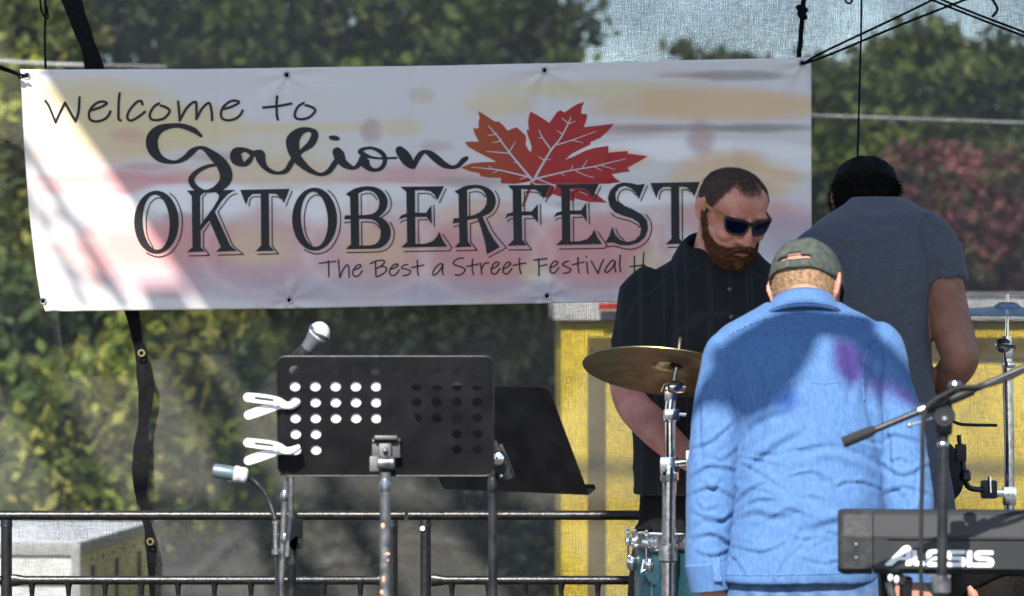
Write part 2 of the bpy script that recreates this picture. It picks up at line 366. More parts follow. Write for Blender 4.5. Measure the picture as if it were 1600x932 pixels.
def co(me):
    a = np.empty(len(me.vertices) * 3); me.vertices.foreach_get('co', a); return a.reshape(-1, 3)
def setco(me, a): me.vertices.foreach_set('co', np.ascontiguousarray(a).ravel()); me.update()
def nrm(me):
    a = np.empty(len(me.vertices) * 3); me.vertex_normals.foreach_get('vector', a); return a.reshape(-1, 3)
def displace(me, fn):
    c = co(me); n = nrm(me); d = np.array([fn(Vector(p), Vector(q)) for p, q in zip(c, n)]); setco(me, c + n * d[:, None])
def bvh_of(me):
    return BVHTree.FromPolygons([v.co.copy() for v in me.vertices], [tuple(p.vertices) for p in me.polygons])
CAM = Vector((0, 0, CZ))
def drape(bvh, path, r, k=6, lift=0.0):
    """a seam laid on a surface along a path of photograph pixels"""
    out = []
    for p in cr(path, k):
        d = (P(p[0], p[1], 10) - CAM).normalized(); h = bvh.ray_cast(CAM, d)
        if h[0] is not None: out.append(h[0] + h[1] * lift)
    return out
def move(me, off):
    setco(me, co(me) - np.array(off))
def colour(me, cols):
    """one colour per vertex -> attribute Col"""
    a = me.color_attributes.new('Col', 'FLOAT_COLOR', 'POINT')
    cc = np.ones((len(me.vertices), 4)); cc[:, :3] = cols; a.data.foreach_set('color', cc.ravel())
# ------------------------------------------------------------------ ground and stage
GZ = -1.2
g = MB().add([(-900, -300, GZ), (900, -300, GZ), (900, 1800, GZ), (-900, 1800, GZ)], [(0, 1, 2, 3)]).build('street_ground', 'asphalt'); tag(g, kind='structure')
st = MB().box((0, 9.75, -0.15), (8.0, 5.6, 0.3)).build('stage_floor', 'deck', smooth=False); tag(st, kind='structure')
dk = MB().box((0, 9.75, -0.75), (7.8, 5.4, 0.89)).build('stage_skirt', 'canvas', st, smooth=False)

# ------------------------------------------------------------------ unseen stage roof: canvas sheets cut to the shade wanted below
def to_roof(px, py, D, h):
    p = P(px, py, D); t = (h - p.z) / S.z; return p + S * t
can = empty('stage_canopy', (0, 9.8, 3.0), 'grey canvas stage roof with openings high above the band', 'canopy')
def sheet(name, m, poly, D, h):  # poly is the wanted shadow, projected back up towards the sun
    pts = [to_roof(x, y, D, h) for x, y in poly]
    mb = MB().plate([(p.x, p.y) for p in pts], [], lambda q: (q[0], q[1], h), Vector((0, 0, 0.003)))
    return mb.build(name, m, can, smooth=False)
def flat_sheet(name, m, poly, h):
    mb = MB().plate(poly, [], lambda q: (q[0], q[1], h), Vector((0, 0, 0.003))); return mb.build(name, m, can, smooth=False)
# unseen rear sheet over the banner, its left edge is the diagonal light edge on the vinyl
sheet('canvas_sheet', 'canvas', [(52, 95), (76, 132), (190, 300), (312, 482), (330, 505), (372, 570), (418, 530), (455, 590), (505, 640), (540, 560), (600, 610), (650, 700), (690, 590), (760, 640), (820, 600), (870, 560), (900, 500), (1500, 490), (2600, 480), (2600, -420), (-260, -420)], 11.9, 5.0)
# unseen beams shading the lit gap at the left of the banner
for k, poly in enumerate([[(20, 200), (40, 214), (216, 490), (186, 490), (120, 375), (28, 232)],
                          [(30, 262), (40, 285), (150, 490), (128, 490), (44, 318), (26, 300)],
                          [(60, 330), (150, 345), (152, 356), (60, 344)], [(90, 395), (205, 470), (200, 480), (88, 408)],
                          [(-400, 90), (28, 106), (62, 495), (-400, 505)]]):
    sheet('roof_beam', 'canvas', poly, 11.9, 5.03 + 0.004 * k)
# unseen strips, added to cast dark streaks on the lower screen
for k, poly in enumerate([[(230, 495), (300, 495), (330, 560), (362, 600), (372, 660), (420, 720), (440, 800), (500, 870), (540, 945), (440, 945), (400, 860), (380, 790), (330, 730), (310, 650), (270, 590)], [(560, 495), (640, 495), (668, 560), (730, 610), (770, 700), (840, 760), (900, 850), (930, 945), (800, 945), (770, 880), (700, 800), (690, 740), (620, 660), (600, 580)], [(420, 600), (450, 600), (560, 780), (640, 930), (600, 930), (520, 790)],
                          [(-40, 495), (60, 495), (260, 935), (150, 935)], [(800, 495), (880, 495), (880, 560), (820, 540)]]):
    sheet('canvas_strip', 'canvas', poly, 12.0, 5.08 + 0.004 * k)
# unseen middle sheet shading the three men
flat_sheet('canvas_sheet', 'canvas', [(-0.20, 8.02), (0.2, 8.06), (0.9, 8.04), (3.4, 8.04), (3.4, 9.66), (0.30, 9.66), (0.05, 9.18), (-0.25, 8.9)], 3.0)
for x in (-3.6, 3.6):
    for y in (7.4, 12.25):
        MB().tube([(x, y, 0.0), (x, y, 5.14)], 0.03, 12).build('post', 'steel', can)
for y in (7.4, 12.25):
    MB().tube([(-3.6, y, 5.15), (3.6, y, 5.15)], 0.025, 10).build('cross_bar', 'steel', can)  # bars of the unseen roof

# ------------------------------------------------------------------ see-through screens
M['screen'] = weave_mat('screen', (0.075, 0.074, 0.068), 0.0044, 0.54, 0.38)
M['screen_open'] = weave_mat('screen_open', (0.085, 0.085, 0.078), 0.0044, 0.32, 0.38)
hemline = cr([(98, -40), (118, 20), (140, 80), (150, 130), (170, 280), (192, 420), (208, 500), (220, 552), (228, 610), (224, 660), (220, 720), (222, 780), (234, 830), (238, 880), (241, 960), (244, 1100)], 8)
def hem_x(py):
    for a, b in zip(hemline[:-1], hemline[1:]):
        if a[1] <= py <= b[1]: return a[0] + (b[0] - a[0]) * (py - a[1]) / (b[1] - a[1])
    return hemline[0][0] if py < hemline[0][1] else hemline[-1][0]
SCREASE = [(75, 600, -.06, 90, -.012), (340, 870, -.9, 60, -.014), (330, 700, .5, 90, -.008), (520, 880, -.12, 120, -.010), (560, 840, -.2, 90, -.008), (300, 640, -.3, 60, -.008), (460, 780, .3, 120, .010), (1450, 60, .12, 200, -.010), (1100, 40, -.1, 200, -.010), (700, 850, .1, 100, -.008), (1320, 470, .3, 60, .006)]
def sag(px, py):
    cr_ = sum(a * math.exp(-(((py - y0) - s_ * (px - x0_)) / 5) ** 2) * math.exp(-((px - x0_) / w_c) ** 2) for x0_, y0, s_, w_c, a in SCREASE)
    return cr_ + 0.018 * math.sin(px / 170 + py / 260) + 0.010 * math.sin(px / 63 - py / 140 + 1.3) + 0.02 * noise.noise(Vector((px / 120, py / 120, 0)))
def screen(name, m, x0, x1, D, label, nx=300, ny=240):
    vs, fs = [], []
    for j in range(ny + 1):
        py = -140 + 1545 * j / ny
        a, b = x0(py), x1(py)
        for i in range(nx + 1):
            px = a + (b - a) * i / nx; p = P(px, py, D); p.y += sag(px, py); vs.append(p)
    for j in range(ny):
        for i in range(nx): q = j * (nx + 1) + i; fs.append((q, q + 1, q + nx + 2, q + nx + 1))
    o = MB().add(vs, fs).build(name, m, None, angle=0, fix=False)
    return tag(o, label, 'screen')
scr = screen('mesh_screen', 'screen', lambda y: hem_x(y), lambda y: 2500, 12.06, 'wide black mesh windscreen hanging behind the banner and the band')
scr2 = screen('mesh_screen', 'screen_open', lambda y: -900, lambda y: hem_x(y) + 12, 12.12, 'narrow mesh windscreen left of the black hem strip', 50, 80)
# hem strip: a flat folded band with eyelets
vs, fs = [], []
hp = hemline
for i, (x, y) in enumerate(hp):
    w = 10.5 + 2.0 * math.sin(i * 0.33) + (4 if y < 140 else 0) - (4 if y > 790 else 0)
    tw = 0.004 * math.sin(i * 0.21)
    for k, (a, d) in enumerate(((-1, 0), (1, 0), (1, .004), (-1, .004))):
        p = P(x + a * w + 3 * noise.noise(Vector((i * .2, a * 3, 0))), y, 12.0); p.y += a * tw + d + sag(x, y); vs.append(p)
for i in range(len(hp) - 1):
    for k in range(4): fs.append((4 * i + k, 4 * i + (k + 1) % 4, 4 * i + 4 + (k + 1) % 4, 4 * i + 4 + k))
hm = MB().add(vs, fs).build('hem', 'hem', scr)
for x, y in ((221, 552), (236, 846)):
    c = P(x, y, 11.975) + Vector((0, sag(x, y), 0))
    MB().lathe([(0.006, 0), (0.0075, -0.002), (0.010, -0.002), (0.012, 0)], c, (0, 1, 0), 16, cap=False).build('eyelet', 'brass', hm)
# long creases sewn in the cloth catch the light
for path in ([(150, 610), (240, 600), (330, 610)], [(330, 900), (300, 880), (360, 830)], [(1250, 182), (1420, 186), (1600, 190)]):
    pass

# ------------------------------------------------------------------ trees
def tree(name, label, base, lobes, cols, n, size, trunk_r=0.12, group=None, limbs=True):
    """base: (px, D) of the trunk; lobes: (px, py, D, rx, ry, rz) in metres"""
    D = base[1]; bx = (base[0] - 800) / F * D
    t = empty(name, (bx, D, GZ), label, 'tree', group)
    lob = [(P(l[0], l[1], l[2]), l[3:]) for l in lobes]
    top = max(l[0].z for l in lob); low = min(l[0].z - l[1][2] * 0.5 for l in lob)
    mb = MB(); fork = Vector((bx, D, max(GZ + 0.4, min(low, top - 0.3))))
    mb.tube([p for p in [Vector((bx, D, GZ)), Vector((bx + 0.05, D, (GZ + fork.z) / 2)), fork]], [trunk_r * 1.3, trunk_r, trunk_r * 0.8], 10)
    for c, r in lob:
        mid = (fork + c) / 2 + Vector((random.uniform(-.2, .2), random.uniform(-.2, .2), 0.1))
        mb.tube(cr([fork, mid, c, c + Vector((random.uniform(-.3, .3), random.uniform(-.3, .3), r[2] * .5))], 4), np.linspace(trunk_r * 0.6, 0.015, 13), 7)
        for k in range(5):
            d = Vector((random.gauss(0, 1), random.gauss(0, 1), random.gauss(0.2, 1))).normalized()
            e = c + Vector((d.x * r[0], d.y * r[1], d.z * r[2])) * 0.85
            mb.tube(cr([mid * .4 + c * .6, (c + e) / 2 + Vector((0, 0, .08)), e], 3), np.linspace(trunk_r * 0.25, 0.008, 7), 5)
    mb.build('trunk', 'bark', t)
    vol = np.array([r[0] * r[1] * r[2] for _, r in lob]) ** 0.8; cnt = (n * vol / vol.sum()).astype(int)
    V, CC = [], []
    for (c, r), m in zip(lob, cnt):
        ncl = max(8, m // 45)
        d = RNG.normal(size=(ncl, 3)); d /= np.linalg.norm(d, axis=1)[:, None]
        rad = RNG.uniform(0.35, 1.05, ncl) ** 0.6
        cl = np.array(c) + d * rad[:, None] * np.array(r)
        cb = RNG.uniform(0.65, 1.35, ncl); cm = RNG.integers(0, len(cols), ncl)
        idx = RNG.integers(0, ncl, m)
        p = cl[idx] + RNG.normal(size=(m, 3)) * np.array([0.16, 0.16, 0.11]) * (0.6 + min(r) * 0.55)
        u = RNG.normal(size=(m, 3)); u /= np.linalg.norm(u, axis=1)[:, None]
        w = RNG.normal(size=(m, 3)) + np.array([0, -0.4, 0.6]); w -= u * (w * u).sum(1)[:, None]; w /= np.linalg.norm(w, axis=1)[:, None]
        s = size * RNG.uniform(0.6, 1.35, m)[:, None]
        V.append(np.stack([p - u * s, p + np.cross(u, w) * 0 + w * s * 0.55, p + u * s, p - w * s * 0.55], 1).reshape(-1, 3))
        cc = np.array(cols)[cm[idx]] * cb[idx][:, None] * RNG.uniform(0.75, 1.25, m)[:, None]
        CC.append(np.repeat(cc, 4, 0))
    V = np.concatenate(V) - np.array(t.location); CC = np.concatenate(CC); k = len(V) // 4
    me = bpy.data.meshes.new('crown'); me.vertices.add(len(V)); me.vertices.foreach_set('co', V.ravel())
    me.loops.add(k * 4); me.loops.foreach_set('vertex_index', np.arange(k * 4)); me.polygons.add(k)
    me.polygons.foreach_set('loop_start', np.arange(k) * 4); me.update(calc_edges=True)
    colour(me, CC); link('crown', me, 'leaf', t, smooth=False, fix=False)
    return t
GR = [(0.12, 0.16, 0.045), (0.16, 0.19, 0.06), (0.075, 0.115, 0.035)]
YG = [(0.27, 0.30, 0.05), (0.34, 0.33, 0.08), (0.18, 0.23, 0.04)]
DG = [(0.065, 0.09, 0.032), (0.09, 0.115, 0.042), (0.04, 0.06, 0.022)]
RD = [(0.30, 0.10, 0.10), (0.20, 0.11, 0.07), (0.36, 0.15, 0.14), (0.16, 0.15, 0.06)]
tree('oak_tree', 'large dark green tree filling the view above the middle of the banner', (470, 42),
     [(250, 60, 42, 1.5, 1.4, 1.3), (520, 20, 42, 1.6, 1.6, 1.5), (730, 30, 43, 1.2, 1.4, 1.1), (430, 220, 42, 1.9, 1.4, 1.2), (690, 260, 42, 1.6, 1.4, 1.2), (820, 75, 42, 0.55, .8, .6)], GR + YG[2:] + DG[:2], 19000, 0.10, 0.3)
tree('maple_tree', 'bright yellow-green tree behind the left mesh below the banner', (230, 27),
     [(300, 560, 27, 0.45, .6, .35), (190, 640, 27, 0.55, .6, .45), (330, 690, 27, 0.50, .6, .45), (120, 720, 27, 0.42, .5, .35), (270, 760, 27, 0.6, .5, .3)], YG + YG + GR, 11000, 0.07, 0.07)
tree('tree', 'sunlit tree with sky gaps at the left edge of the picture', (20, 38),
     [(40, 60, 38, 0.65, .8, .6), (10, 170, 38, 0.6, .8, .45), (20, 300, 38, .7, .8, .6), (10, 430, 38, .8, .8, .55)], YG + GR, 8000, 0.09, 0.14)
tree('tree', 'dark tree behind the mesh just left of the hem strip under the banner', (60, 33),
     [(40, 520, 33, .7, .8, .45), (60, 650, 33, .55, .8, .5), (30, 770, 33, .5, .8, .4), (150, 460, 33, .8, .8, .4)], DG + GR, 7000, 0.09, 0.12)
tree('hedge_tree', 'low dark green tree behind the perforated music stand', (560, 34),
     [(470, 560, 34, .8, .8, .6), (640, 540, 34, .9, .9, .6), (800, 560, 34, .7, .9, .6), (480, 730, 34, .7, .8, .6), (680, 740, 34, .9, .8, .6), (830, 760, 34, .6, .8, .6), (560, 880, 34, 1.1, .8, .5), (800, 900, 34, .7, .8, .5)], [(0.045, 0.055, 0.028), (0.055, 0.065, 0.03), (0.035, 0.045, 0.022)], 15000, 0.07, 0.12)
tree('tree', 'green leafy tree with sky gaps right of the banner top', (1470, 40),
     [(1330, 170, 40, .65, .9, .5), (1470, 120, 40, .70, .9, .42), (1580, 150, 40, .55, .9, .5), (1420, 240, 40, .8, .9, .45), (1290, 250, 40, .5, .9, .5), (1560, 260, 40, .6, .9, .4), (1300, 380, 40, .9, .9, .7), (1650, 330, 40, .8, .9, .7)], GR + YG[2:], 15000, 0.085, 0.16)
tree('red_tree', 'red-leaved tree behind the mesh at the right edge', (1510, 33),
     [(1470, 300, 33, .48, .6, .32), (1560, 320, 33, .45, .6, .38), (1440, 370, 33, .42, .6, .33), (1540, 400, 33, .6, .6, .3)], RD, 9000, 0.06, 0.08)
tree('tree', 'dim olive tree low behind the red-leaved tree', (1500, 44),
     [(1350, 420, 44, .9, .8, .7), (1500, 420, 44, 1.1, .8, .6), (1620, 400, 44, .8, .8, .8)], DG + GR, 7000, 0.1, 0.12)
tree('tree', 'small treetop poking up beyond the banner against the sky', (1120, 60),
     [(1120, 190, 60, 1.0, 1, 1.05), (1010, 230, 60, 1.1, 1, .9), (1210, 240, 60, .8, 1, 1.0)], GR, 6000, 0.12, 0.16)

# the wood beyond the street: one mass of foliage
nw = 26000; wx = RNG.uniform(-42, 42, nw); wy = RNG.uniform(70, 84, nw)
wt = np.where((wx < -9) | (wx > 11), 7.0, 2.6) + 1.6 * np.sin(wx * .55 + 1) * np.where((wx < -9) | (wx > 11), 1, .4)
wz = GZ + (wt - GZ) * RNG.uniform(0, 1, nw) ** .8 + RNG.normal(0, .25, nw)
c_ = np.stack([wx, wy, wz], 1); u_ = RNG.normal(size=(nw, 3)); u_ /= np.linalg.norm(u_, axis=1)[:, None]; v_ = np.cross(u_, RNG.normal(size=(nw, 3))); v_ /= np.linalg.norm(v_, axis=1)[:, None]
s_ = RNG.uniform(.16, .42, nw)[:, None]; VV = np.stack([c_ - u_ * s_, c_ + v_ * s_ * .6, c_ + u_ * s_, c_ - v_ * s_ * .6], 1).reshape(-1, 3)
me = bpy.data.meshes.new('distant_woods'); me.vertices.add(len(VV)); me.vertices.foreach_set('co', VV.ravel()); me.loops.add(nw * 4); me.loops.foreach_set('vertex_index', np.arange(nw * 4)); me.polygons.add(nw); me.polygons.foreach_set('loop_start', np.arange(nw) * 4); me.update(calc_edges=True)
patchy = np.array([.75 + .5 * noise.noise(Vector((x * .35, z * .5, 2))) for x, z in zip(wx, wz)]); colour(me, np.repeat(np.array(GR + DG)[RNG.integers(0, 6, nw)] * patchy[:, None], 4, 0))
tag(link('distant_woods', me, 'leaf', None, smooth=False, fix=False), 'hazy green wood far beyond the street', 'woods', kind='stuff')

# ------------------------------------------------------------------ vehicles behind the screen
# yellow food trailer
D = 17.0
x0, x1 = (876 - 800) / F * D, 3.4
zt = P(0, 503, D).z
tr = empty('food_trailer', ((x0 + x1) / 2, D + 1.1, GZ), 'yellow food trailer with white roof band behind the mesh', 'trailer')
for k in range(6):
    w = (x1 - x0) / 6
    MB().bbox((x0 + w * (k + .5), D + 1.1, (zt + GZ + .45) / 2), (w - 0.002, 2.2, zt - GZ - .45), 0.01).build('panel', 'trailer_yellow', tr)
MB().bbox(((x0 + x1) / 2, D + 1.1, zt + 0.05), (x1 - x0 + .06, 2.3, 0.09), 0.012).build('roof_band', 'trailer_white', tr)
MB().bbox(((x0 + x1) / 2, D + 1.15, zt + 0.112), (x1 - x0 - .1, 2.1, 0.03), 0.01).build('roof', 'roof_grey', tr)
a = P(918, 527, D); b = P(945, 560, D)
MB().bbox(((a.x + x1) / 2, D - .012, (a.z + b.z) / 2), (x1 - a.x, .03, a.z - b.z), 0.004).build('trim', 'trim_brown', tr)  # dark bands: a frame's cast shadow, put in as brown strips
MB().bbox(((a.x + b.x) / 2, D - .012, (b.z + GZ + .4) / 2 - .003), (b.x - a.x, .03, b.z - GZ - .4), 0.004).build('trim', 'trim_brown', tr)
c = P(952, 479, D - 0.1); MB().bbox(c, (0.09, 0.03, 0.028), 0.004).build('marker', 'sign_red', tr)
for x in (x0 + .6, x1 - .6):
    MB().lathe([(.05, -.1), (.3, -.1), (.33, -.06), (.33, .06), (.3, .1), (.05, .1)], (x, D + .4, GZ + .33), (0, 1, 0), 24).build('wheel', 'tyre', tr)
# white box trailer with a yellow side
z = P(118, 850, 15).z; xr = P(118, 850, 15).x
bt = empty('box_trailer', (xr - 1.2, 16.2, GZ), 'low white box trailer with yellow side behind the railing', 'trailer')
rot = Matrix.Rotation(R(-6), 3, 'Z')
def bp(x, y, zz): return Vector((xr, 15, 0)) + rot @ Vector((x, y, 0)) + Vector((0, 0, zz))
hh = z - GZ - .45
MB().bbox(bp(-1.2, .012, GZ + .45 + hh / 2 - .02), (2.4, .02, hh - .04), .004, rot).build('front_wall', 'trailer_white', bt)
MB().bbox(bp(-.012, .85, GZ + .45 + hh / 2 - .02), (.02, 1.64, hh - .04), .004, rot).build('side_wall', 'trailer_cream', bt)
MB().bbox(bp(-1.2, .85, z - .025), (2.36, 1.66, .03), .004, rot).build('roof', 'trailer_white', bt)
MB().bbox(bp(-1.2, -.004, z - .02), (2.43, .02, .045), .005, rot).build('edge_trim', 'cable_grey', bt)
MB().bbox(bp(.004, .85, z - .02), (.02, 1.7, .045), .005, rot).build('edge_trim', 'cable_grey', bt)
MB().bbox(bp(.004, -.002, GZ + .45 + hh / 2), (.035, .035, hh), .005, rot).build('corner_post', 'cable_grey', bt)
for k in range(7):
    MB().lathe([(.001, -.004), (.006, -.003), (.009, .002)], bp(.0, .1 + .2 * k, z - .075), rot @ Vector((1, 0, 0)), 8).build('rivet', 'trim_brown', bt)
for k in range(3):
    MB().bbox(bp(.003, .3 + .45 * k, GZ + .45 + hh / 2 - .05), (.012, .03, hh - .1), .003, rot).build('rib', 'trim_brown', bt)
MB().bbox(bp(-.45, -.006, z - .14), (.9, .012, .02), .003, rot).build('rib', 'cable_grey', bt)
for x in (-.5, -1.9):
    MB().lathe([(.05, -.08), (.2, -.08), (.23, -.05), (.23, .05), (.2, .08), (.05, .08)], bp(x, .3, GZ + .23), (0, 1, 0), 20).build('wheel', 'tyre', bt)
# utility cables beyond the screen
def wire(name, label, pts, r, m='cable_grey', cat='cable', group=None, n=8, k=8):
    o = MB().tube([Vector(p) for p in cr([tuple(P(*p)) for p in pts], k)], r, n).build(name, m); return tag(o, label, cat, group)
wire('utility_cable', 'pale overhead cable crossing the trees right of the banner', [(1150, 178, 20), (1280, 181, 20), (1450, 187, 20), (1700, 196, 20)], 0.008)
wire('utility_cable', 'pale overhead cable by the upper left corner of the banner', [(-120, 90, 20), (0, 96, 20), (90, 101, 20), (260, 105, 20)], 0.010)
# ------------------------------------------------------------------ banner
DB = 11.9
topc = [(-50, 110), (32, 109), (300, 108.3), (700, 102.5), (1000, 96.2), (1268, 89.5), (1400, 86)]
botc = [(-50, 488), (68, 487), (450, 482.5), (700, 477), (960, 472.5), (1268, 467), (1400, 465)]
def ip(tab, x): return float(np.interp(x, [t[0] for t in tab], [t[1] for t in tab]))
def left_x(t): return float(np.interp(t, [0, .3, .6, .85, .94, 1], [32, 38, 47, 58, 64, 72]))
EYE = ((42, 119), (448, 118), (851, 110.5), (1254, 99), (452, 469.5), (855, 463), (68, 471))
def bdisp(px, py):
    d = 0.007 * math.sin(px / 150 + py / 210) + 0.0035 * math.sin(px / 47 - py / 120 + 1) + 0.006 * noise.noise(Vector((px / 160, py / 90, 3)))
    e = max(0, 1 - (px - 30) / 70); d += -0.035 * e * e * (0.3 + (py - 109) / 380)
    # pulls at the eyelets, a soft sag between them, old fold lines
    for ex, ey in EYE:
        r = math.hypot(px - ex, py - ey); a = math.atan2(py - ey, px - ex); d += 0.0045 * math.exp(-r / 55) * math.cos(7 * a) * min(1, r / 12)
    d += -0.006 * math.sin(px / 400 * math.pi + .2) * math.exp(-((py - 110) / 60) ** 2)
    for fx in (345, 650, 955): d += 0.0022 * math.exp(-((px - fx - (py - 280) * .02) / 5) ** 2)
    d += 0.0016 * math.exp(-((py - 285) / 4) ** 2)
    # faint vertical handling creases
    d += 0.0012 * math.sin(px / 9.0) * max(0, noise.noise(Vector((px / 70, py / 400, 7))))
    return d
def on_banner(px, py, lift=0.0):
    p = P(px, py, DB); p.y += bdisp(px, py) - lift; return p
ban = empty('banner', P(650, 480, DB), 'long white printed vinyl festival banner hung on the mesh', 'banner')
nx, ny = 330, 104
vs, fs, uvp = [], [], []
for j in range(ny + 1):
    t = j / ny
    for i in range(nx + 1):
        s = i / nx; px = left_x(t) + (1268 - left_x(t)) * s; py = ip(topc, px) + (ip(botc, px) - ip(topc, px)) * t
        vs.append(on_banner(px, py)); uvp.append((px, py))
for j in range(ny):
    for i in range(nx): q = j * (nx + 1) + i; fs.append((q, q + 1, q + nx + 2, q + nx + 1))
sheet_o = MB().add(vs, fs).build('sheet', 'print', ban, angle=0, fix=False)
so = sheet_o.modifiers.new('thick', 'SOLIDIFY'); so.thickness = 0.0012; so.offset = 1
# the printed picture: a washed-out photograph of pumpkins on a plank, in soft blots
UV = np.array(uvp); X, Y = UV[:, 0], UV[:, 1]
base = np.array([0.585, 0.585, 0.63])[None] * np.ones((len(UV), 1))
def blot(cx, cy, rx, ry, col, a, hard=1.0, rag=0.35, seed=0):
    nz = np.array([noise.noise(Vector((x / 60, y / 26, seed))) + .5 * noise.noise(Vector((x / 25, y / 12, seed + 5))) for x, y in UV])
    d = ((X - cx) / rx) ** 2 + ((Y - cy) / ry) ** 2 + rag * nz
    w = min(.97, a * 1.25) * np.clip(1.25 - d, 0, 1) ** (1 / hard); w = w * w * (3 - 2 * w) if hard > 1 else w
    base[:] = base * (1 - w[:, None]) + np.array(col)[None] * w[:, None]
CREAM, PINK, GREY, WHITE, BEIGE, BROWN, LAV = (0.59, 0.52, 0.34), (0.56, 0.29, 0.31), (0.27, 0.25, 0.26), (0.72, 0.73, 0.79), (0.62, 0.46, 0.31), (0.37, 0.23, 0.23), (0.40, 0.35, 0.45)
for k, b in enumerate([
    (140, 150, 130, 28, CREAM, .7), (230, 200, 170, 40, CREAM, .75), (150, 240, 120, 22, BEIGE, .5), (480, 200, 120, 10, CREAM, .5), (430, 230, 110, 40, CREAM, .4),
    (780, 165, 60, 20, CREAM, .6), (660, 150, 22, 14, (0.52, .48, .42), .7), (580, 205, 18, 22, BROWN, .45), (625, 200, 40, 14, CREAM, .6), (680, 228, 30, 10, BROWN, .3),
    (940, 140, 200, 16, CREAM, .6), (1120, 165, 190, 26, BEIGE, .75), (1150, 118, 90, 9, GREY, .6), (1080, 118, 60, 6, BROWN, .4), (1050, 200, 120, 7, GREY, .55), (1190, 200, 90, 8, GREY, .7), (980, 203, 80, 10, BROWN, .4),
    (1100, 235, 190, 18, WHITE, .8), (1150, 275, 100, 40, BEIGE, .8), (1250, 250, 60, 20, WHITE, .6), (1095, 215, 24, 32, BROWN, .5), (960, 250, 60, 20, BEIGE, .6),
    (200, 285, 170, 24, PINK, .7), (420, 270, 150, 26, BEIGE, .55), (640, 275, 130, 20, PINK, .55), (330, 245, 60, 8, BROWN, .35), (200, 212, 30, 14, PINK, .5), (225, 260, 40, 7, BROWN, .4),
    (330, 310, 130, 24, WHITE, .95), (520, 330, 80, 40, WHITE, .75), (620, 300, 120, 14, WHITE, .5), (740, 285, 70, 10, GREY, .4),
    (280, 345, 26, 18, GREY, .35), (150, 370, 120, 18, WHITE, .5), (260, 400, 160, 60, PINK, .75), (430, 395, 90, 70, PINK, .6), (400, 385, 60, 40, CREAM, .5), (590, 390, 110, 70, PINK, .6), (600, 385, 70, 36, BEIGE, .5),
    (760, 390, 110, 76, PINK, .75), (790, 360, 60, 30, LAV, .4), (740, 340, 60, 26, BEIGE, .5), (890, 330, 60, 16, WHITE, .7), (930, 390, 120, 60, PINK, .75), (900, 320, 40, 8, GREY, .35), (1000, 310, 100, 12, WHITE, .7), (1150, 340, 150, 30, PINK, .6),
    (1240, 370, 80, 36, LAV, .6), (830, 430, 26, 26, CREAM, .6), (845, 445, 30, 18, WHITE, .5), (1010, 440, 90, 36, PINK, .4), (330, 440, 220, 30, LAV, .45), (600, 455, 300, 22, LAV, .55), (900, 455, 250, 18, LAV, .5), (1010, 420, 30, 40, CREAM, .5)]):
    blot(*b, hard=1.8 if b[5] > .7 else 1.0, seed=k * 3.1)
# pumpkins: pale rims and ribs
for cx, cy, rx, ry in ((400, 395, 84, 62), (575, 392, 96, 68), (760, 395, 100, 72), (930, 392, 95, 66), (1150, 360, 130, 90)):
    for k in (-1, -.55, 0, .55, 1):
        d = np.abs(np.hypot((X - cx) / (rx * (abs(k) if k else .12)), (Y - cy) / ry) - 1) * rx * (abs(k) if k else .12)
        m = np.exp(-(d / 9) ** 2) * (.30 if abs(k) == 1 else .12) * ((X - cx) * (k if k else 1) > -rx * .02)
        tint = np.array([.68, .60, .60]) if abs(k) == 1 else np.array([.44, .27, .28]); base[:] = base * (1 - m[:, None]) + tint * m[:, None]
lines = np.array([0.03 * noise.noise(Vector((x / 300, y / 3.0, 1))) for x, y in UV])
colour(sheet_o.data, np.clip(base * np.array([1.30, 1.19, 1.03]) * (1 + lines[:, None]), 0, 1))
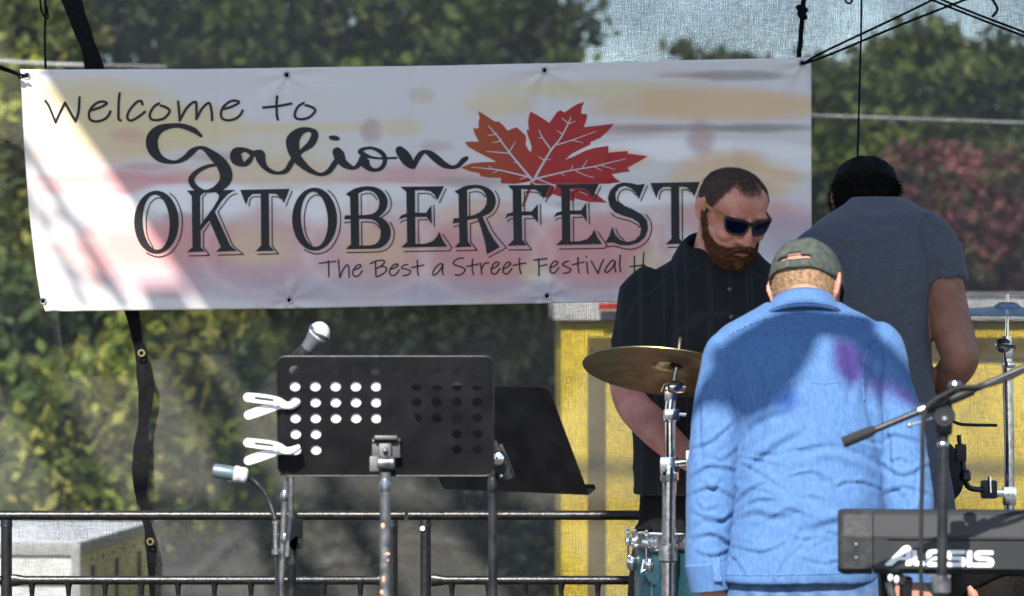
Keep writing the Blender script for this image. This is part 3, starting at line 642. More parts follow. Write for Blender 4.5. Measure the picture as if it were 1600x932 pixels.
# hem welds along top and bottom
LIFT = 0.0018
class Ink:
    """flat print laid on the vinyl: filled outlines and brush strokes, in photograph pixels"""
    n = 0
    def __init__(s): s.mb = MB(); s.px = []
    def lift(s): Ink.n += 1; return LIFT + 0.00002 * (Ink.n % 60)
    def fill(s, outer, holes=(), smooth=0):
        l = s.lift(); s.flat(outer, list(holes), l); return s
    def flat(s, outer, holes, l, cell=14):
        """triangles are split until each is small enough to follow the vinyl"""
        loops = [outer] + holes; pts = [(p[0], p[1]) for lp in loops for p in lp]
        stack = [tuple(pts[i] for i in t) for t in tessellate_polygon([[Vector((p[0], p[1], 0)) for p in lp] for lp in loops])]; key = {}
        def vid(p):
            k = (round(p[0], 3), round(p[1], 3))
            if k not in key: key[k] = len(s.mb.v); s.mb.v.append(on_banner(p[0], p[1], l)); s.px.append(p)
            return key[k]
        while stack:
            a, b, c = stack.pop(); e = [math.dist(a, b), math.dist(b, c), math.dist(c, a)]; i = e.index(max(e))
            if e[i] > cell:
                a, b, c = ((a, b, c), (b, c, a), (c, a, b))[i]; m = ((a[0] + b[0]) / 2, (a[1] + b[1]) / 2); stack += [(a, m, c), (m, b, c)]
            else: s.mb.f.append((vid(a), vid(b), vid(c)))
    def stroke(s, pts, k=6, taper=0.0):
        l = s.lift(); pp = cr(pts, k) if len(pts) > 2 else [np.array(pts[0], float) + (np.array(pts[1], float) - np.array(pts[0], float)) * t for t in np.linspace(0, 1, 5)]
        A, B = [], []
        n = len(pp)
        for i, p in enumerate(pp):
            d = pp[min(i + 1, n - 1)][:2] - pp[max(i - 1, 0)][:2]; d = d / (np.linalg.norm(d) + 1e-9); w = p[2] / 2
            if taper: w *= 1 - taper * (i / (n - 1))
            if taper < 0: w *= 1
            A.append((p[0] - d[1] * w, p[1] + d[0] * w)); B.append((p[0] + d[1] * w, p[1] - d[0] * w))
        def capp(p, d, w):
            return [(p[0] + d[0] * w * math.cos(a) - d[1] * w * math.sin(a), p[1] + d[1] * w * math.cos(a) + d[0] * w * math.sin(a)) for a in np.linspace(-math.pi / 2, math.pi / 2, 7)]
        o = len(s.mb.v); s.mb.v += [on_banner(*a, l) for a in A] + [on_banner(*b, l) for b in B]
        for i in range(n - 1): s.mb.f.append((o + i, o + i + 1, o + n + i + 1, o + n + i))
        for p, q, w in ((pp[0], pp[1], pp[0][2] / 2), (pp[-1], pp[-2], pp[-1][2] / 2 * (1 - max(taper, 0)))):
            d = p[:2] - q[:2]; d = d / (np.linalg.norm(d) + 1e-9); c = capp(p, d, w); o = len(s.mb.v)
            s.mb.v += [on_banner(*x, l) for x in c]; s.mb.f.append(tuple(range(o, o + len(c))))
        return s
    def done(s, name, m, parent): 
        return s.mb.build(name, m, parent, smooth=False, fix=False)
def zt_(ox, oy, sc): return lambda pts, w=None: [(ox + p[0] / sc, oy + p[1] / sc, (p[2] if len(p) > 2 else w) / sc) if (w or len(p) > 2) else (ox + p[0] / sc, oy + p[1] / sc) for p in pts]
def word(name, strokes, tr, w, label=None):
    ink = Ink()
    for st_ in strokes: ink.stroke(tr(st_, w))
    o = ink.done(name, 'ink', ban)
    if label: o['label'] = label
    return o
Z1, Z2 = zt_(60, 130, 5), zt_(320, 130, 5)
E1 = [(405, 213), (470, 195), (530, 165), (520, 148), (470, 150), (415, 190), (393, 240), (402, 284), (450, 300), (510, 285), (545, 255), (562, 222)]
def sh(st_, dx, dy=0): return [(p[0] + dx, p[1] + dy, *p[2:]) for p in st_]
word('lettering', [[(52, 138), (75, 170), (105, 240), (131, 306)], [(131, 306), (165, 230), (206, 152)], [(206, 152), (245, 225), (287, 297)], [(287, 297), (312, 220), (320, 112)],
    E1, [(635, 82), (628, 150), (625, 250), (627, 282), (642, 293)], [(813, 168), (806, 144), (770, 150), (715, 210), (695, 260), (705, 288), (735, 291), (790, 260), (833, 226)],
    [(943, 160), (900, 190), (872, 245), (882, 283), (930, 290), (985, 275), (1024, 230), (1018, 205), (985, 185), (957, 178)],
    [(1092, 145), (1098, 200), (1105, 294)], [(1105, 294), (1150, 210), (1190, 165), (1222, 148), (1234, 165), (1235, 282)], [(1235, 282), (1275, 205), (1325, 157), (1343, 175), (1354, 230), (1357, 291)],
    sh(E1, 1033, -8)], Z1, 20)
word('lettering', [[(565, 106), (560, 170), (563, 250), (571, 287)], [(456, 192), (560, 182), (676, 162)], [(773, 157), (730, 185), (704, 240), (714, 275), (760, 284), (815, 270), (861, 225), (854, 200), (820, 183), (788, 175)]], Z2, 20)
# brush-script word
Z3 = zt_(500, 190, 6.154)
ink = Ink()
ink.stroke(Z1([(1272, 414, 24), (1215, 370, 44), (1130, 338, 40), (1050, 334, 38), (960, 355, 62), (905, 402, 85), (886, 460, 95), (902, 530, 85), (960, 595, 54), (1060, 619, 28), (1140, 590, 42), (1200, 537, 50), (1250, 508, 28), (1300, 515, 38), (1370, 570, 72), (1430, 630, 90), (1465, 700, 100), (1462, 760, 92), (1420, 810, 70), (1360, 838, 38), (1300, 846, 24), (1235, 822, 44), (1198, 775, 48), (1202, 735, 44), (1250, 687, 36), (1320, 653, 28), (1385, 640, 22)]), 7)
ink.stroke(Z2([(370, 548, 44), (310, 522, 34), (250, 545, 84), (252, 598, 92), (305, 636, 40), (345, 612, 44), (372, 570, 30)]), 7)
ink.stroke(Z2([(405, 552, 60), (432, 562, 78), (440, 600, 72), (470, 655, 44), (520, 692, 34), (580, 704, 26), (640, 682, 40), (690, 605, 44), (755, 535, 34), (830, 475, 58), (860, 400, 56), (815, 365, 34), (745, 382, 66), (692, 440, 104), (690, 500, 100), (710, 570, 80), (750, 622, 66), (815, 678, 46), (900, 715, 28), (965, 695, 40), (1010, 640, 46), (1040, 590, 40)]), 7)
ink.stroke(Z2([(1035, 540, 74), (1050, 565, 88), (1072, 612, 70), (1110, 645, 55), (1165, 665, 30), (1208, 635, 42), (1235, 580, 44)]), 7)
ink.fill([(320 + (1013 + 44 * math.cos(a)) / 5, 130 + (431 + 20 * math.sin(a) + 5 * math.cos(a)) / 5) for a in np.linspace(0, 2 * math.pi, 24, endpoint=False)])
ink.stroke(Z3([(735, 351, 22), (640, 356, 20), (560, 356, 20), (490, 345, 26), (430, 322, 42), (388, 293, 46), (430, 264, 32), (500, 258, 28), (580, 292, 42), (622, 342, 44), (622, 400, 42), (590, 450, 40), (530, 470, 34), (470, 448, 56), (432, 395, 92), (420, 350, 60)]), 7)
ink.stroke(Z3([(768, 280, 84), (800, 318, 106), (842, 378, 106), (878, 425, 68), (900, 442, 34)]), 7)
ink.stroke(Z3([(900, 440, 40), (930, 370, 52), (970, 312, 50), (1012, 292, 36), (1060, 312, 60), (1120, 360, 72), (1190, 415, 62), (1270, 441, 36), (1330, 425, 44), (1375, 378, 50), (1408, 354, 40)]), 7)
ink.done('script_lettering', 'ink', ban)
# engraved capitals with a thin drop line
Z4, Z5, Z6, Z7 = zt_(200, 280, 6.154), zt_(440, 280, 6.154), zt_(660, 280, 6.154), zt_(860, 280, 6.154)
def ellipse(cx, cy, rx, ry, tilt=0, n=40): return [(cx + rx * math.cos(a) + tilt * math.sin(a), cy + ry * math.sin(a)) for a in np.linspace(0, 2 * math.pi, n, endpoint=False)]
OO = ellipse(274, 415, 216, 303); OI = ellipse(272, 416, 130, 264, 12)
OL = [[(357, 212), (320, 186), (270, 187), (212, 240), (180, 350), (176, 450), (192, 560), (245, 660)], [(403, 138), (460, 192), (508, 300), (525, 420), (505, 560), (440, 680), (365, 733), (290, 748), (225, 732), (178, 708)]]
KO = [(568, 112), (1035, 105), (960, 150), (900, 215), (838, 318), (985, 642), (1050, 692), (848, 700), (895, 655), (785, 398), (700, 497), (702, 655), (745, 697), (568, 705), (622, 655), (615, 165)]
KH = [(697, 165), (735, 132), (850, 130), (878, 160), (870, 195), (830, 265), (697, 445)]
KL = [[(755, 138), (720, 176)], [(720, 176), (722, 410)], [(1050, 140), (990, 165), (930, 232), (868, 318)], [(868, 318), (1010, 640)], [(1010, 640), (1112, 725)], [(1112, 725), (868, 732)], [(790, 425), (728, 515)], [(728, 515), (728, 655)], [(728, 655), (785, 735)], [(785, 735), (588, 740)]]
TO = [(1080, 105), (1555, 95), (1500, 235), (1478, 190), (1430, 145), (1355, 140), (1360, 640), (1410, 690), (1228, 695), (1282, 640), (1278, 142), (1200, 145), (1160, 180), (1137, 250)]
TL = [[(1275, 172), (1210, 172), (1178, 200), (1165, 262)], [(1470, 190), (1440, 172), (1385, 170)], [(1385, 170), (1388, 640)], [(1388, 640), (1447, 719)], [(1447, 719), (1250, 725)], [(1578, 118), (1522, 258)]]
BO = [(618, 145), (700, 95), (765, 76), (830, 70), (885, 75), (930, 90), (970, 115), (1000, 150), (1018, 190), (1022, 225), (1015, 270), (995, 310), (965, 342), (935, 363), (970, 376), (1005, 402), (1033, 440), (1048, 480), (1050, 540), (1038, 580), (1015, 618), (980, 648), (940, 665), (880, 672), (615, 675), (668, 625), (665, 388), (598, 388), (615, 348), (665, 350), (660, 175)]
BH1 = [(740, 140), (800, 112), (845, 112), (885, 127), (918, 160), (940, 205), (940, 245), (930, 285), (905, 318), (870, 337), (800, 347), (743, 347)]
BH2 = [(745, 385), (830, 385), (880, 393), (915, 413), (942, 450), (955, 500), (950, 560), (933, 598), (900, 628), (860, 638), (800, 640), (748, 640)]
BL = [[(920, 200), (880, 152), (830, 138), (765, 155)], [(766, 155), (768, 345)], [(1002, 112), (1040, 170), (1055, 240), (1035, 310), (962, 370)], [(662, 415), (608, 422)], [(945, 470), (900, 427), (840, 414), (770, 415)], [(770, 415), (772, 640)], [(1045, 415), (1080, 490), (1080, 560), (1050, 640), (980, 690), (880, 702), (630, 708)]]
EO = [(1145, 75), (1562, 70), (1497, 205), (1470, 150), (1430, 118), (1360, 108), (1282, 110), (1283, 325), (1390, 325), (1440, 250), (1445, 435), (1395, 365), (1285, 365), (1287, 625), (1380, 622), (1450, 600), (1490, 560), (1517, 508), (1545, 580), (1592, 650), (1148, 660), (1207, 605), (1205, 368), (1165, 375), (1125, 395), (1150, 350), (1203, 332), (1200, 125)]
EL = [[(1475, 185), (1432, 147), (1390, 139), (1312, 140)], [(1312, 140), (1314, 325)], [(1582, 95), (1517, 228)], [(1465, 253), (1470, 458)], [(1202, 395), (1165, 405), (1143, 422)], [(1400, 392), (1315, 392)], [(1315, 392), (1318, 622)], [(1550, 530), (1637, 657)], [(1637, 657), (1618, 690)], [(1618, 690), (1180, 698)]]
RO = [(310, 120), (400, 70), (455, 58), (510, 55), (565, 60), (610, 75), (650, 98), (680, 130), (700, 170), (707, 215), (700, 255), (682, 295), (645, 332), (578, 362), (640, 500), (690, 585), (745, 655), (620, 725), (605, 620), (560, 460), (530, 378), (432, 395), (437, 600), (475, 650), (308, 658), (357, 605), (352, 420), (290, 428), (303, 378), (352, 375), (348, 150)]
RH = [(430, 105), (500, 88), (540, 90), (575, 105), (603, 138), (620, 190), (615, 240), (595, 280), (550, 320), (490, 348), (432, 358)]
RL = [[(605, 172), (565, 132), (510, 122), (452, 130)], [(452, 130), (455, 355)], [(702, 115), (735, 180), (732, 250), (690, 330), (617, 380)], [(617, 380), (690, 520), (808, 662)], [(808, 662), (640, 752)], [(350, 445), (303, 460)], [(535, 405), (462, 430)], [(462, 430), (462, 605)], [(462, 605), (525, 685)], [(525, 685), (328, 690)]]
FO = [(820, 60), (1230, 55), (1168, 190), (1140, 140), (1090, 103), (950, 97), (955, 312), (1050, 312), (1110, 240), (1112, 420), (1050, 348), (955, 350), (960, 585), (1010, 637), (815, 642), (877, 585), (872, 352), (830, 358), (795, 385), (815, 335), (870, 317), (868, 110)]
FL = [[(1150, 165), (1100, 129), (980, 125)], [(980, 125), (982, 310)], [(1255, 80), (1187, 218)], [(1135, 245), (1138, 440)], [(870, 380), (840, 386), (818, 408)], [(1070, 380), (985, 380)], [(985, 380), (987, 590)], [(987, 590), (1050, 680)], [(1050, 680), (828, 682)]]
SO = [(910, 45), (850, 195), (820, 130), (770, 85), (715, 65), (660, 85), (625, 140), (630, 200), (680, 245), (780, 285), (880, 340), (930, 400), (940, 480), (910, 560), (850, 610), (760, 638), (670, 635), (600, 610), (528, 612), (570, 540), (595, 455), (620, 530), (670, 585), (740, 605), (810, 590), (860, 540), (873, 480), (850, 420), (790, 380), (690, 350), (620, 320), (570, 260), (553, 180), (575, 110), (630, 55), (700, 32), (770, 38), (840, 55), (880, 50)]
SL = [[(825, 155), (780, 112), (720, 97), (672, 125), (649, 180), (662, 225), (700, 248)], [(935, 62), (870, 208)], [(585, 330), (640, 370), (760, 402), (830, 437), (858, 465)], [(920, 342), (965, 410), (972, 490), (940, 580), (870, 645), (780, 675), (690, 665), (620, 645), (540, 652)], [(630, 478), (660, 545), (712, 590)]]
def smooth_poly(p, k=3):
    q = cr(list(p) + [p[0]], k)[:-1]; return [tuple(a) for a in q]
def letter(tr, outer, holes, lines, dx=0, dy=0, w=10):
    ink = Ink(); ink.fill(tr(sh(outer, dx, dy)), [tr(sh(h, dx, dy)) for h in holes])
    for l in lines: ink.stroke(tr(sh(l, dx, dy), w))
    return ink.done('capital_letter', 'ink', ban)
letter(Z4, OO, [OI], OL); letter(Z4, KO, [KH], KL); letter(Z4, TO, [], TL)
letter(Z5, OO, [OI], OL, 44, -28); letter(Z5, BO, [BH1, BH2], BL); letter(Z5, EO, [], EL)
letter(Z6, RO, [RH], RL); letter(Z6, FO, [], FL); letter(Z7, EO, [], EL, -1095, -24)
letter(Z7, smooth_poly(SO[2:18] + [])[:0] or SO, [], SL); letter(Z7, TO, [], TL, -118, -67)
# handwritten line
Z8, Z9 = zt_(490, 390, 6.154), zt_(740, 390, 5.333)
e8 = [(380, 200), (430, 182), (456, 160), (445, 147), (410, 160), (380, 205), (380, 242), (405, 260), (440, 245), (468, 205)]
word('lettering', [[(55, 133), (215, 115)], [(143, 108), (147, 260)], [(240, 100), (252, 270)], [(252, 270), (290, 185), (325, 148), (340, 185), (342, 268)], e8], Z8, 13)
word('lettering', [[(595, 120), (600, 262)], [(545, 138), (600, 112), (665, 105), (682, 125), (640, 165), (602, 182)], [(602, 182), (665, 162), (702, 188), (680, 225), (612, 265)], sh(e8, 355, -7),
    [(905, 145), (865, 155), (847, 180), (890, 190), (930, 207), (915, 240), (860, 255)], [(998, 105), (1000, 200), (1008, 252)], [(945, 175), (1060, 150)]], Z8, 13)
word('lettering', [[(1245, 150), (1215, 138), (1165, 185), (1145, 235), (1165, 246), (1210, 205), (1243, 152)], [(1245, 142), (1238, 200), (1247, 245)]], Z8, 13)
word('lettering', [[(1442, 85), (1400, 85), (1350, 115), (1352, 145), (1410, 165), (1455, 192), (1440, 225), (1395, 248), (1362, 242)], [(1528, 95), (1525, 180), (1535, 242)], [(1470, 165), (1588, 140)]], Z8, 13)
e9 = [(150, 162), (190, 142), (211, 117), (190, 105), (160, 130), (146, 170), (157, 200), (185, 203), (220, 160)]
word('lettering', [[(58, 115), (68, 208)], [(65, 165), (92, 117), (125, 112)], e9, sh(e9, 98), [(382, 75), (383, 150), (392, 202)], [(330, 133), (435, 113)]], Z9, 11.5)
word('lettering', [[(543, 80), (545, 220)], [(500, 90), (612, 76)], [(545, 142), (612, 126)], sh(e9, 490, -8), [(790, 98), (755, 108), (743, 130), (775, 145), (808, 164), (795, 190), (748, 200)],
    [(870, 68), (870, 140), (878, 197)], [(820, 128), (920, 105)], [(943, 105), (950, 198)], [(938, 60), (940, 66)], [(980, 98), (1037, 200)], [(1037, 200), (1060, 130), (1083, 85)],
    [(1180, 105), (1155, 92), (1110, 145), (1094, 180), (1110, 192), (1150, 160), (1178, 110)], [(1181, 100), (1176, 150), (1185, 190)], [(1222, 48), (1217, 130), (1225, 187)]], Z9, 11.5)
word('lettering', [[(1340, 55), (1340, 215)], [(1418, 25), (1412, 130), (1412, 215)], [(1300, 143), (1425, 130)]], Z9, 11.5)
# maple leaf
ZL = zt_(710, 140, 5)
leaf = [(50, 612), (130, 577), (230, 568), (330, 567), (270, 535), (180, 490), (110, 450), (80, 413), (120, 408), (192, 408), (160, 350), (146, 305), (190, 305), (188, 260), (197, 220), (185, 170), (230, 195), (275, 225), (318, 252), (345, 250), (380, 280), (415, 323), (450, 308), (487, 296), (525, 330), (556, 360), (561, 385), (555, 430), (575, 470), (595, 490), (605, 460), (592, 410), (576, 370), (562, 318), (582, 315), (575, 255), (582, 210), (595, 172), (670, 215), (743, 262), (775, 215), (800, 180), (825, 163), (862, 180), (910, 145), (960, 115), (1015, 96), (1000, 130), (992, 165), (992, 190), (1037, 192), (1035, 230), (1010, 295), (1110, 285), (1248, 267), (1190, 335), (1140, 378), (1060, 412), (1068, 428), (1000, 460), (920, 500), (862, 552), (940, 520), (1020, 480), (1100, 455), (1203, 441), (1203, 493), (1290, 485), (1353, 480), (1355, 500), (1430, 510), (1513, 521), (1430, 570), (1352, 612), (1375, 640), (1300, 650), (1228, 662), (1260, 695), (1300, 725), (1180, 738), (945, 738), (1000, 765), (1090, 805), (1195, 885), (1060, 880), (960, 858), (938, 850), (938, 872), (900, 865), (830, 838), (770, 818), (730, 850), (700, 838), (655, 790), (620, 745), (590, 790), (545, 914), (525, 915), (570, 780), (604, 712), (560, 725), (480, 738), (365, 735), (362, 690), (280, 690), (205, 680), (195, 655), (120, 640)]
k0 = leaf.index((945, 738)); k1 = leaf.index((604, 712))
up = leaf[:k0 + 1] + [(860, 738), (780, 741), (640, 738), (620, 728)] + leaf[k1:]
low = [(645, 745), (780, 748), (860, 745), (945, 748), (1000, 768), (1090, 805), (1195, 885), (1060, 880), (960, 858), (938, 850), (938, 872), (900, 865), (830, 838), (770, 818), (730, 850), (700, 838), (665, 790)]
stem = [(600, 720), (628, 742), (590, 800), (545, 914), (525, 915), (570, 785)]
ink = Ink(); lf = []
for q_, dl in ((up, .0009), (low, .0008), (stem, .0007)):
    poly = [(p[0], p[1]) for p in ZL(q_)]; ink.flat(poly, [], dl)
lo_ = ink.done('maple_leaf', 'leaf_print', ban)
lx = np.array([p[0] for p in ink.px]); tt = np.clip((lx - 720) / 140, 0, 1)[:, None]
colour(lo_.data, np.array([0.40, 0.085, 0.022]) * (1 - tt) + np.array([0.43, 0.030, 0.027]) * tt)
ink = Ink()
for v in [[(612, 712, 18), (500, 580, 15), (420, 480, 13), (340, 370, 11), (266, 286, 6)], [(425, 490, 9), (450, 455, 8), (475, 410, 5)], [(430, 500, 9), (340, 492, 8), (250, 485, 4)], [(355, 405, 8), (295, 418, 4)], [(350, 402, 8), (367, 381, 5)], [(320, 352, 8), (258, 362, 4)], [(312, 352, 7), (331, 336, 4)],
          [(600, 690, 14), (480, 660, 11), (350, 630, 10), (240, 618, 8), (135, 607, 4)], [(345, 632, 8), (300, 655, 4)], [(300, 622, 8), (265, 598, 4)], [(570, 682, 9), (512, 702, 5)], [(500, 572, 8), (460, 570, 4)],
          [(618, 712, 18), (680, 600, 19), (755, 475, 15), (830, 380, 12), (890, 265, 10), (910, 215, 5)], [(755, 472, 13), (690, 380, 9), (660, 315, 5)], [(806, 432, 11), (920, 396, 8), (1108, 327, 4)], [(920, 397, 7), (1005, 417, 4)], [(890, 266, 9), (838, 223, 5)], [(890, 268, 8), (945, 250, 4)], [(840, 346, 8), (798, 320, 4)], [(700, 552, 10), (655, 525, 4)], [(705, 548, 9), (755, 548, 4)], [(685, 378, 7), (660, 378, 4)],
          [(620, 702, 16), (750, 670, 12), (900, 635, 10), (1090, 603, 9), (1200, 575, 8), (1340, 542, 4)], [(950, 636, 8), (1010, 665, 6), (1090, 690, 3)], [(905, 637, 8), (928, 592, 4)], [(1000, 612, 8), (1037, 555, 4)], [(1100, 605, 7), (1147, 633, 4)], [(1150, 595, 7), (1255, 625, 4)], [(640, 695, 11), (775, 750, 8), (782, 778, 5)], [(830, 655, 7), (860, 672, 4)], [(900, 785, 7), (980, 800, 6), (1060, 832, 3)]]:
    pts = ZL(v); l = 0.0013
    ink.stroke(pts, 4)
vm = mat('vein', (0.62, 0.57, 0.55), 0.6, var=0.05)
for v in ink.mb.v: v.y += 0.0005
ink.done('leaf_vein', vm, lo_)
# eyelets
for x, y in ((42, 119), (448, 118), (851, 110.5), (1254, 99), (452, 469.5), (855, 463), (68, 471)):
    c = on_banner(x, y, 0.0018)
    gme = MB().lathe([(0.0055, -0.001), (0.0065, 0.0022), (0.0088, 0.0026), (0.0108, 0.0004)], c, (0, -1, 0), 20, cap=False).build('eyelet', 'steel', ban)
    MB().lathe([(0.0001, 0.0006), (0.0060, 0.0006)], c, (0, -1, 0), 16, cap=False).build('eyelet_hole', 'rope', gme)
# ------------------------------------------------------------------ cords
def cord(label, pts, r, name='cord', k=8, grp=None): return wire(name, label, pts, r, 'rope', 'cord', grp, 8, k)
cord('thin black cord hanging down to the banner near its upper left corner', [(66, -60, 11.95), (71, 10, 11.95), (70, 60, 11.95), (71, 108, 11.93)], 0.0035)
cord('looped black cord beside the hanging cord at the top left', [(62, -60, 11.93), (63, 5, 11.93), (68, 24, 11.93), (75, 28, 11.93), (73, 10, 11.93)], 0.003)
cord('black cord tying the upper left banner eyelet off to the left', [(44, 120, 11.87), (28, 116, 11.87), (10, 108, 11.87), (-120, 60, 11.9)], 0.0045)
cord('second black cord running off left below the first from the eyelet', [(42, 119, 11.875), (30, 122, 11.87), (15, 113, 11.87), (-120, 74, 11.9)], 0.0028)
th = empty('rope', P(1250, 90, 11.95), 'thick knotted black rope ending at the banner top near its right corner', 'rope')
MB().tube([P(*p) for p in [(1259, -60, 11.95), (1257, -10, 11.95), (1254, 18, 11.95), (1252, 50, 11.95), (1248, 92, 11.93)]], 0.0075, 10).build('strand', 'rope', th)
mb = MB()
for k, (x, y) in enumerate(((1250, 12), (1256, 16), (1252, 22), (1255, 27))): mb.ell(P(x, y, 11.935), (0.014, 0.012, 0.010))
kn = link('knot', remesh(mb, 0.003, 3), 'rope', None); move(kn.data, th.location); kn.parent = th
cord('black cord from the upper right banner eyelet rising steeply right', [(1256, 99, 11.87), (1290, 80, 11.87), (1400, 28, 11.9), (1510, -26, 11.9)], 0.0036)
cord('black cord from the upper right banner eyelet rising less steeply right', [(1256, 100, 11.865), (1300, 84, 11.87), (1420, 34, 11.9), (1560, -20, 11.9)], 0.0036)
cord('black cord crossing down to the right edge, upper one of the pair', [(1420, -24, 11.9), (1500, 12, 11.9), (1620, 58, 11.9)], 0.0036)
cord('black cord crossing down to the right edge, lower one of the pair', [(1400, -24, 11.88), (1500, 18, 11.88), (1640, 72, 11.88)], 0.0036)
cord('thin black wire hanging straight down over the man in the black cap', [(1346, -60, 11.7), (1346, 20, 11.7), (1343, 140, 11.7), (1340, 252, 11.7), (1343, 254, 11.7)], 0.003)
cord('curled black wire end at the top right', [(1530, -20, 11.8), (1552, 2, 11.8), (1558, 16, 11.8), (1550, 27, 11.8)], 0.004)
cord('small black wire loop at the top edge left of the hanging wire', [(1318, -14, 11.8), (1322, 3, 11.8), (1330, 4, 11.8), (1334, -14, 11.8)], 0.003)
# ------------------------------------------------------------------ railing
DR = 11.2
def U(px, D): return px * D / F
def railing(xa, xb, posts, lower, bal, label):
    t = empty('railing_section', (P((xa + xb) / 2, 805, DR).x, DR, 0), label, 'railing', 'black railing sections behind the band')
    MB().tube([P(xa, 805.5, DR), P(xb, 805.5, DR)], 0.0135, 14).build('top_rail', 'rail_paint', t)
    for x in posts:
        p = P(x, 812, DR); MB().tube([(p.x, DR + .002, p.z), (p.x, DR + .002, 0)], 0.0155, 14).build('post', 'rail_paint', t)
        MB().lathe([(.018, 0), (.0165, .012), (.0155, .02)], (p.x, DR + .002, p.z - .02), (0, 0, 1), 14).build('weld', 'rail_paint', t)
    a, b = P(lower[0], 907, DR), P(lower[1], 907, DR)
    # lower rail, flattened where it meets the posts
    L = b.x - a.x; n = 16
    MB().loft([ring((a.x + L * u, DR, a.z), (0, .0125 - .004 * e, 0), (0, 0, .0125 + .005 * e), 14) for u, e in ((0, 1), (.012, .9), (.035, 0), (.5, 0), (.965, 0), (.988, .9), (1, 1))]).build('lower_rail', 'rail_paint', t)
    base = None
    for x in bal:
        p = P(x, 911, DR)
        prof = [(.012, 0), (.0085, -.012), (.0065, -.035), (.0062, -.06), (.0062, -(p.z - .12))]
        if base is None:
            base = MB().lathe([(r, z) for r, z in prof], (p.x, DR, p.z), (0, 0, 1), 10).build('baluster', 'rail_paint', t); bx0 = p.x
        else:
            o = base.copy(); COL.objects.link(o); o.parent = t; o.location.x = p.x - bx0
    MB().tube([(a.x, DR, .12), (b.x, DR, .12)], 0.0125, 12).build('bottom_rail', 'rail_paint', t)
    return t
r1 = railing(-280, 632, (-262, 10, 613), (18, 606), [50 + 57 * i for i in range(10)], 'black pipe railing section left of the gap behind the music stand')
a, b = P(-255, 907, DR), P(2, 907, DR); MB().tube([a, b], .0125, 14).build('lower_rail', 'rail_paint', r1)
r2 = railing(638, 1560, (665, 1300, 1552), (674, 1292), [706 + 57 * i for i in range(11)], 'black pipe railing section right of the gap, by the yellow trailer')
c = P(660, 826, DR - .017); MB().lathe([(.0001, 0), (.007, 0), (.007, .001), (.0001, .001)], c, (0, -1, 0), 14).build('sticker', 'paper', r2)

# ------------------------------------------------------------------ perforated music stand
DM = 9.0
def pole(name, m, pts, r, parent, n=14): return MB().tube([Vector(p) for p in pts], r, n).build(name, m, parent)
def music_pole(t, x, ytop, D, rpx, m, feet=True):
    p = P(x, ytop, D)
    pole('pole', m, [p, (p.x, D, .75)], U(rpx, D), t); pole('lower_pole', 'black_metal', [(p.x, D, .78), (p.x, D, .12)], U(rpx * 1.35, D), t)
    for k in range(3):
        a = R(30 + 120 * k); MB().tube([(p.x, D, .30), (p.x + .28 * math.cos(a), D + .28 * math.sin(a), .008)], .008, 8).build('leg', 'black_metal', t)
ms = empty('music_stand', (P(602, 700, DM).x, DM, 0), 'perforated black music stand seen from behind with white clips', 'music stand')
T2 = R(14)  # the desk leans towards the camera at its top
c0 = P(603, 651, DM)
def desk(q, lift=0.0):
    u = (q[0] - 603) * DM / F; v = -(q[1] - 651) * DM / F / math.cos(T2)
    return c0 + Vector((u, -v * math.sin(T2) - lift * math.cos(T2), v * math.cos(T2) - lift * math.sin(T2)))
def rrect(x0, y0, x1, y1, r, n=6):
    out = []
    for cx, cy, a0 in ((x1 - r, y1 - r, 0), (x0 + r, y1 - r, 90), (x0 + r, y0 + r, 180), (x1 - r, y0 + r, 270)):
        out += [(cx + r * math.cos(R(a0 + 90 * i / n)), cy + r * math.sin(R(a0 + 90 * i / n))) for i in range(n + 1)]
    return out
outer = rrect(433.5, 557, 771.5, 745, 14)
hol = []
for rr, y in enumerate((579, 604, 629, 654, 679, 704)):
    for cc in range(10):
        if rr >= 4 and 2 <= cc <= 7: continue
        x = 461.5 + 31.6 * cc
        hol.append([(x + 8.3 * math.cos(a), y + 7.6 * math.sin(a)) for a in np.linspace(0, 2 * math.pi, 16, endpoint=False)])
th3 = Vector((0, math.cos(T2) * .0014, math.sin(T2) * .0014))
MB().plate(outer, hol, lambda q: desk(q), th3).build('desk', 'desk_black', ms, smooth=False)
MB().tube([desk(q) + th3 * .5 for q in outer + outer[:1]], .0018, 6, cap=False).build('rolled_edge', 'black_metal', ms)
a, b = desk((436, 744)), desk((769, 744)); nrm_ = Vector((0, math.cos(T2), math.sin(T2)))
MB().add([a, b, b + nrm_ * .04, a + nrm_ * .04, a + nrm_ * .04 + Vector((0, .004, .012)), b + nrm_ * .04 + Vector((0, .004, .012))], [(0, 1, 2, 3), (3, 2, 5, 4)]).build('lip', 'desk_black', ms, smooth=False)
# bracket, tilting joint, knob, bolts
rotD = Matrix.Rotation(-T2, 3, 'X')
MB().bbox(desk((603, 697), .004), (U(44, DM), .006, U(38, DM)), .002, rotD).build('bracket', 'black_metal', ms)
MB().bbox(desk((603, 683), .012), (U(36, DM), .014, U(7, DM)), .003, rotD).build('bracket_fold', 'black_metal', ms)
for x in (583, 624):
    for y in (686, 711.5): MB().lathe([(.0001, .0045), (.003, .004), (.0048, .001), (.0048, 0)], desk((x, y), .007), nrm_ * -1, 12).build('bolt', 'chrome', ms)
MB().bbox(desk((602, 706), .018), (U(20, DM), .022, U(30, DM)), .005, rotD).build('yoke', 'black_metal', ms)
MB().lathe([(.0001, .010), (.004, .009), (.006, .004), (.006, 0)], desk((602, 699), .029), (0, -1, 0), 14).build('bolt', 'steel', ms)
p = P(603, 724, DM - .025)
MB().lathe([(.012, -.020), (.015, -.016), (.0155, .016), (.012, .020)], p, (1, 0, 0), 18).build('joint', 'worn_pole', ms)
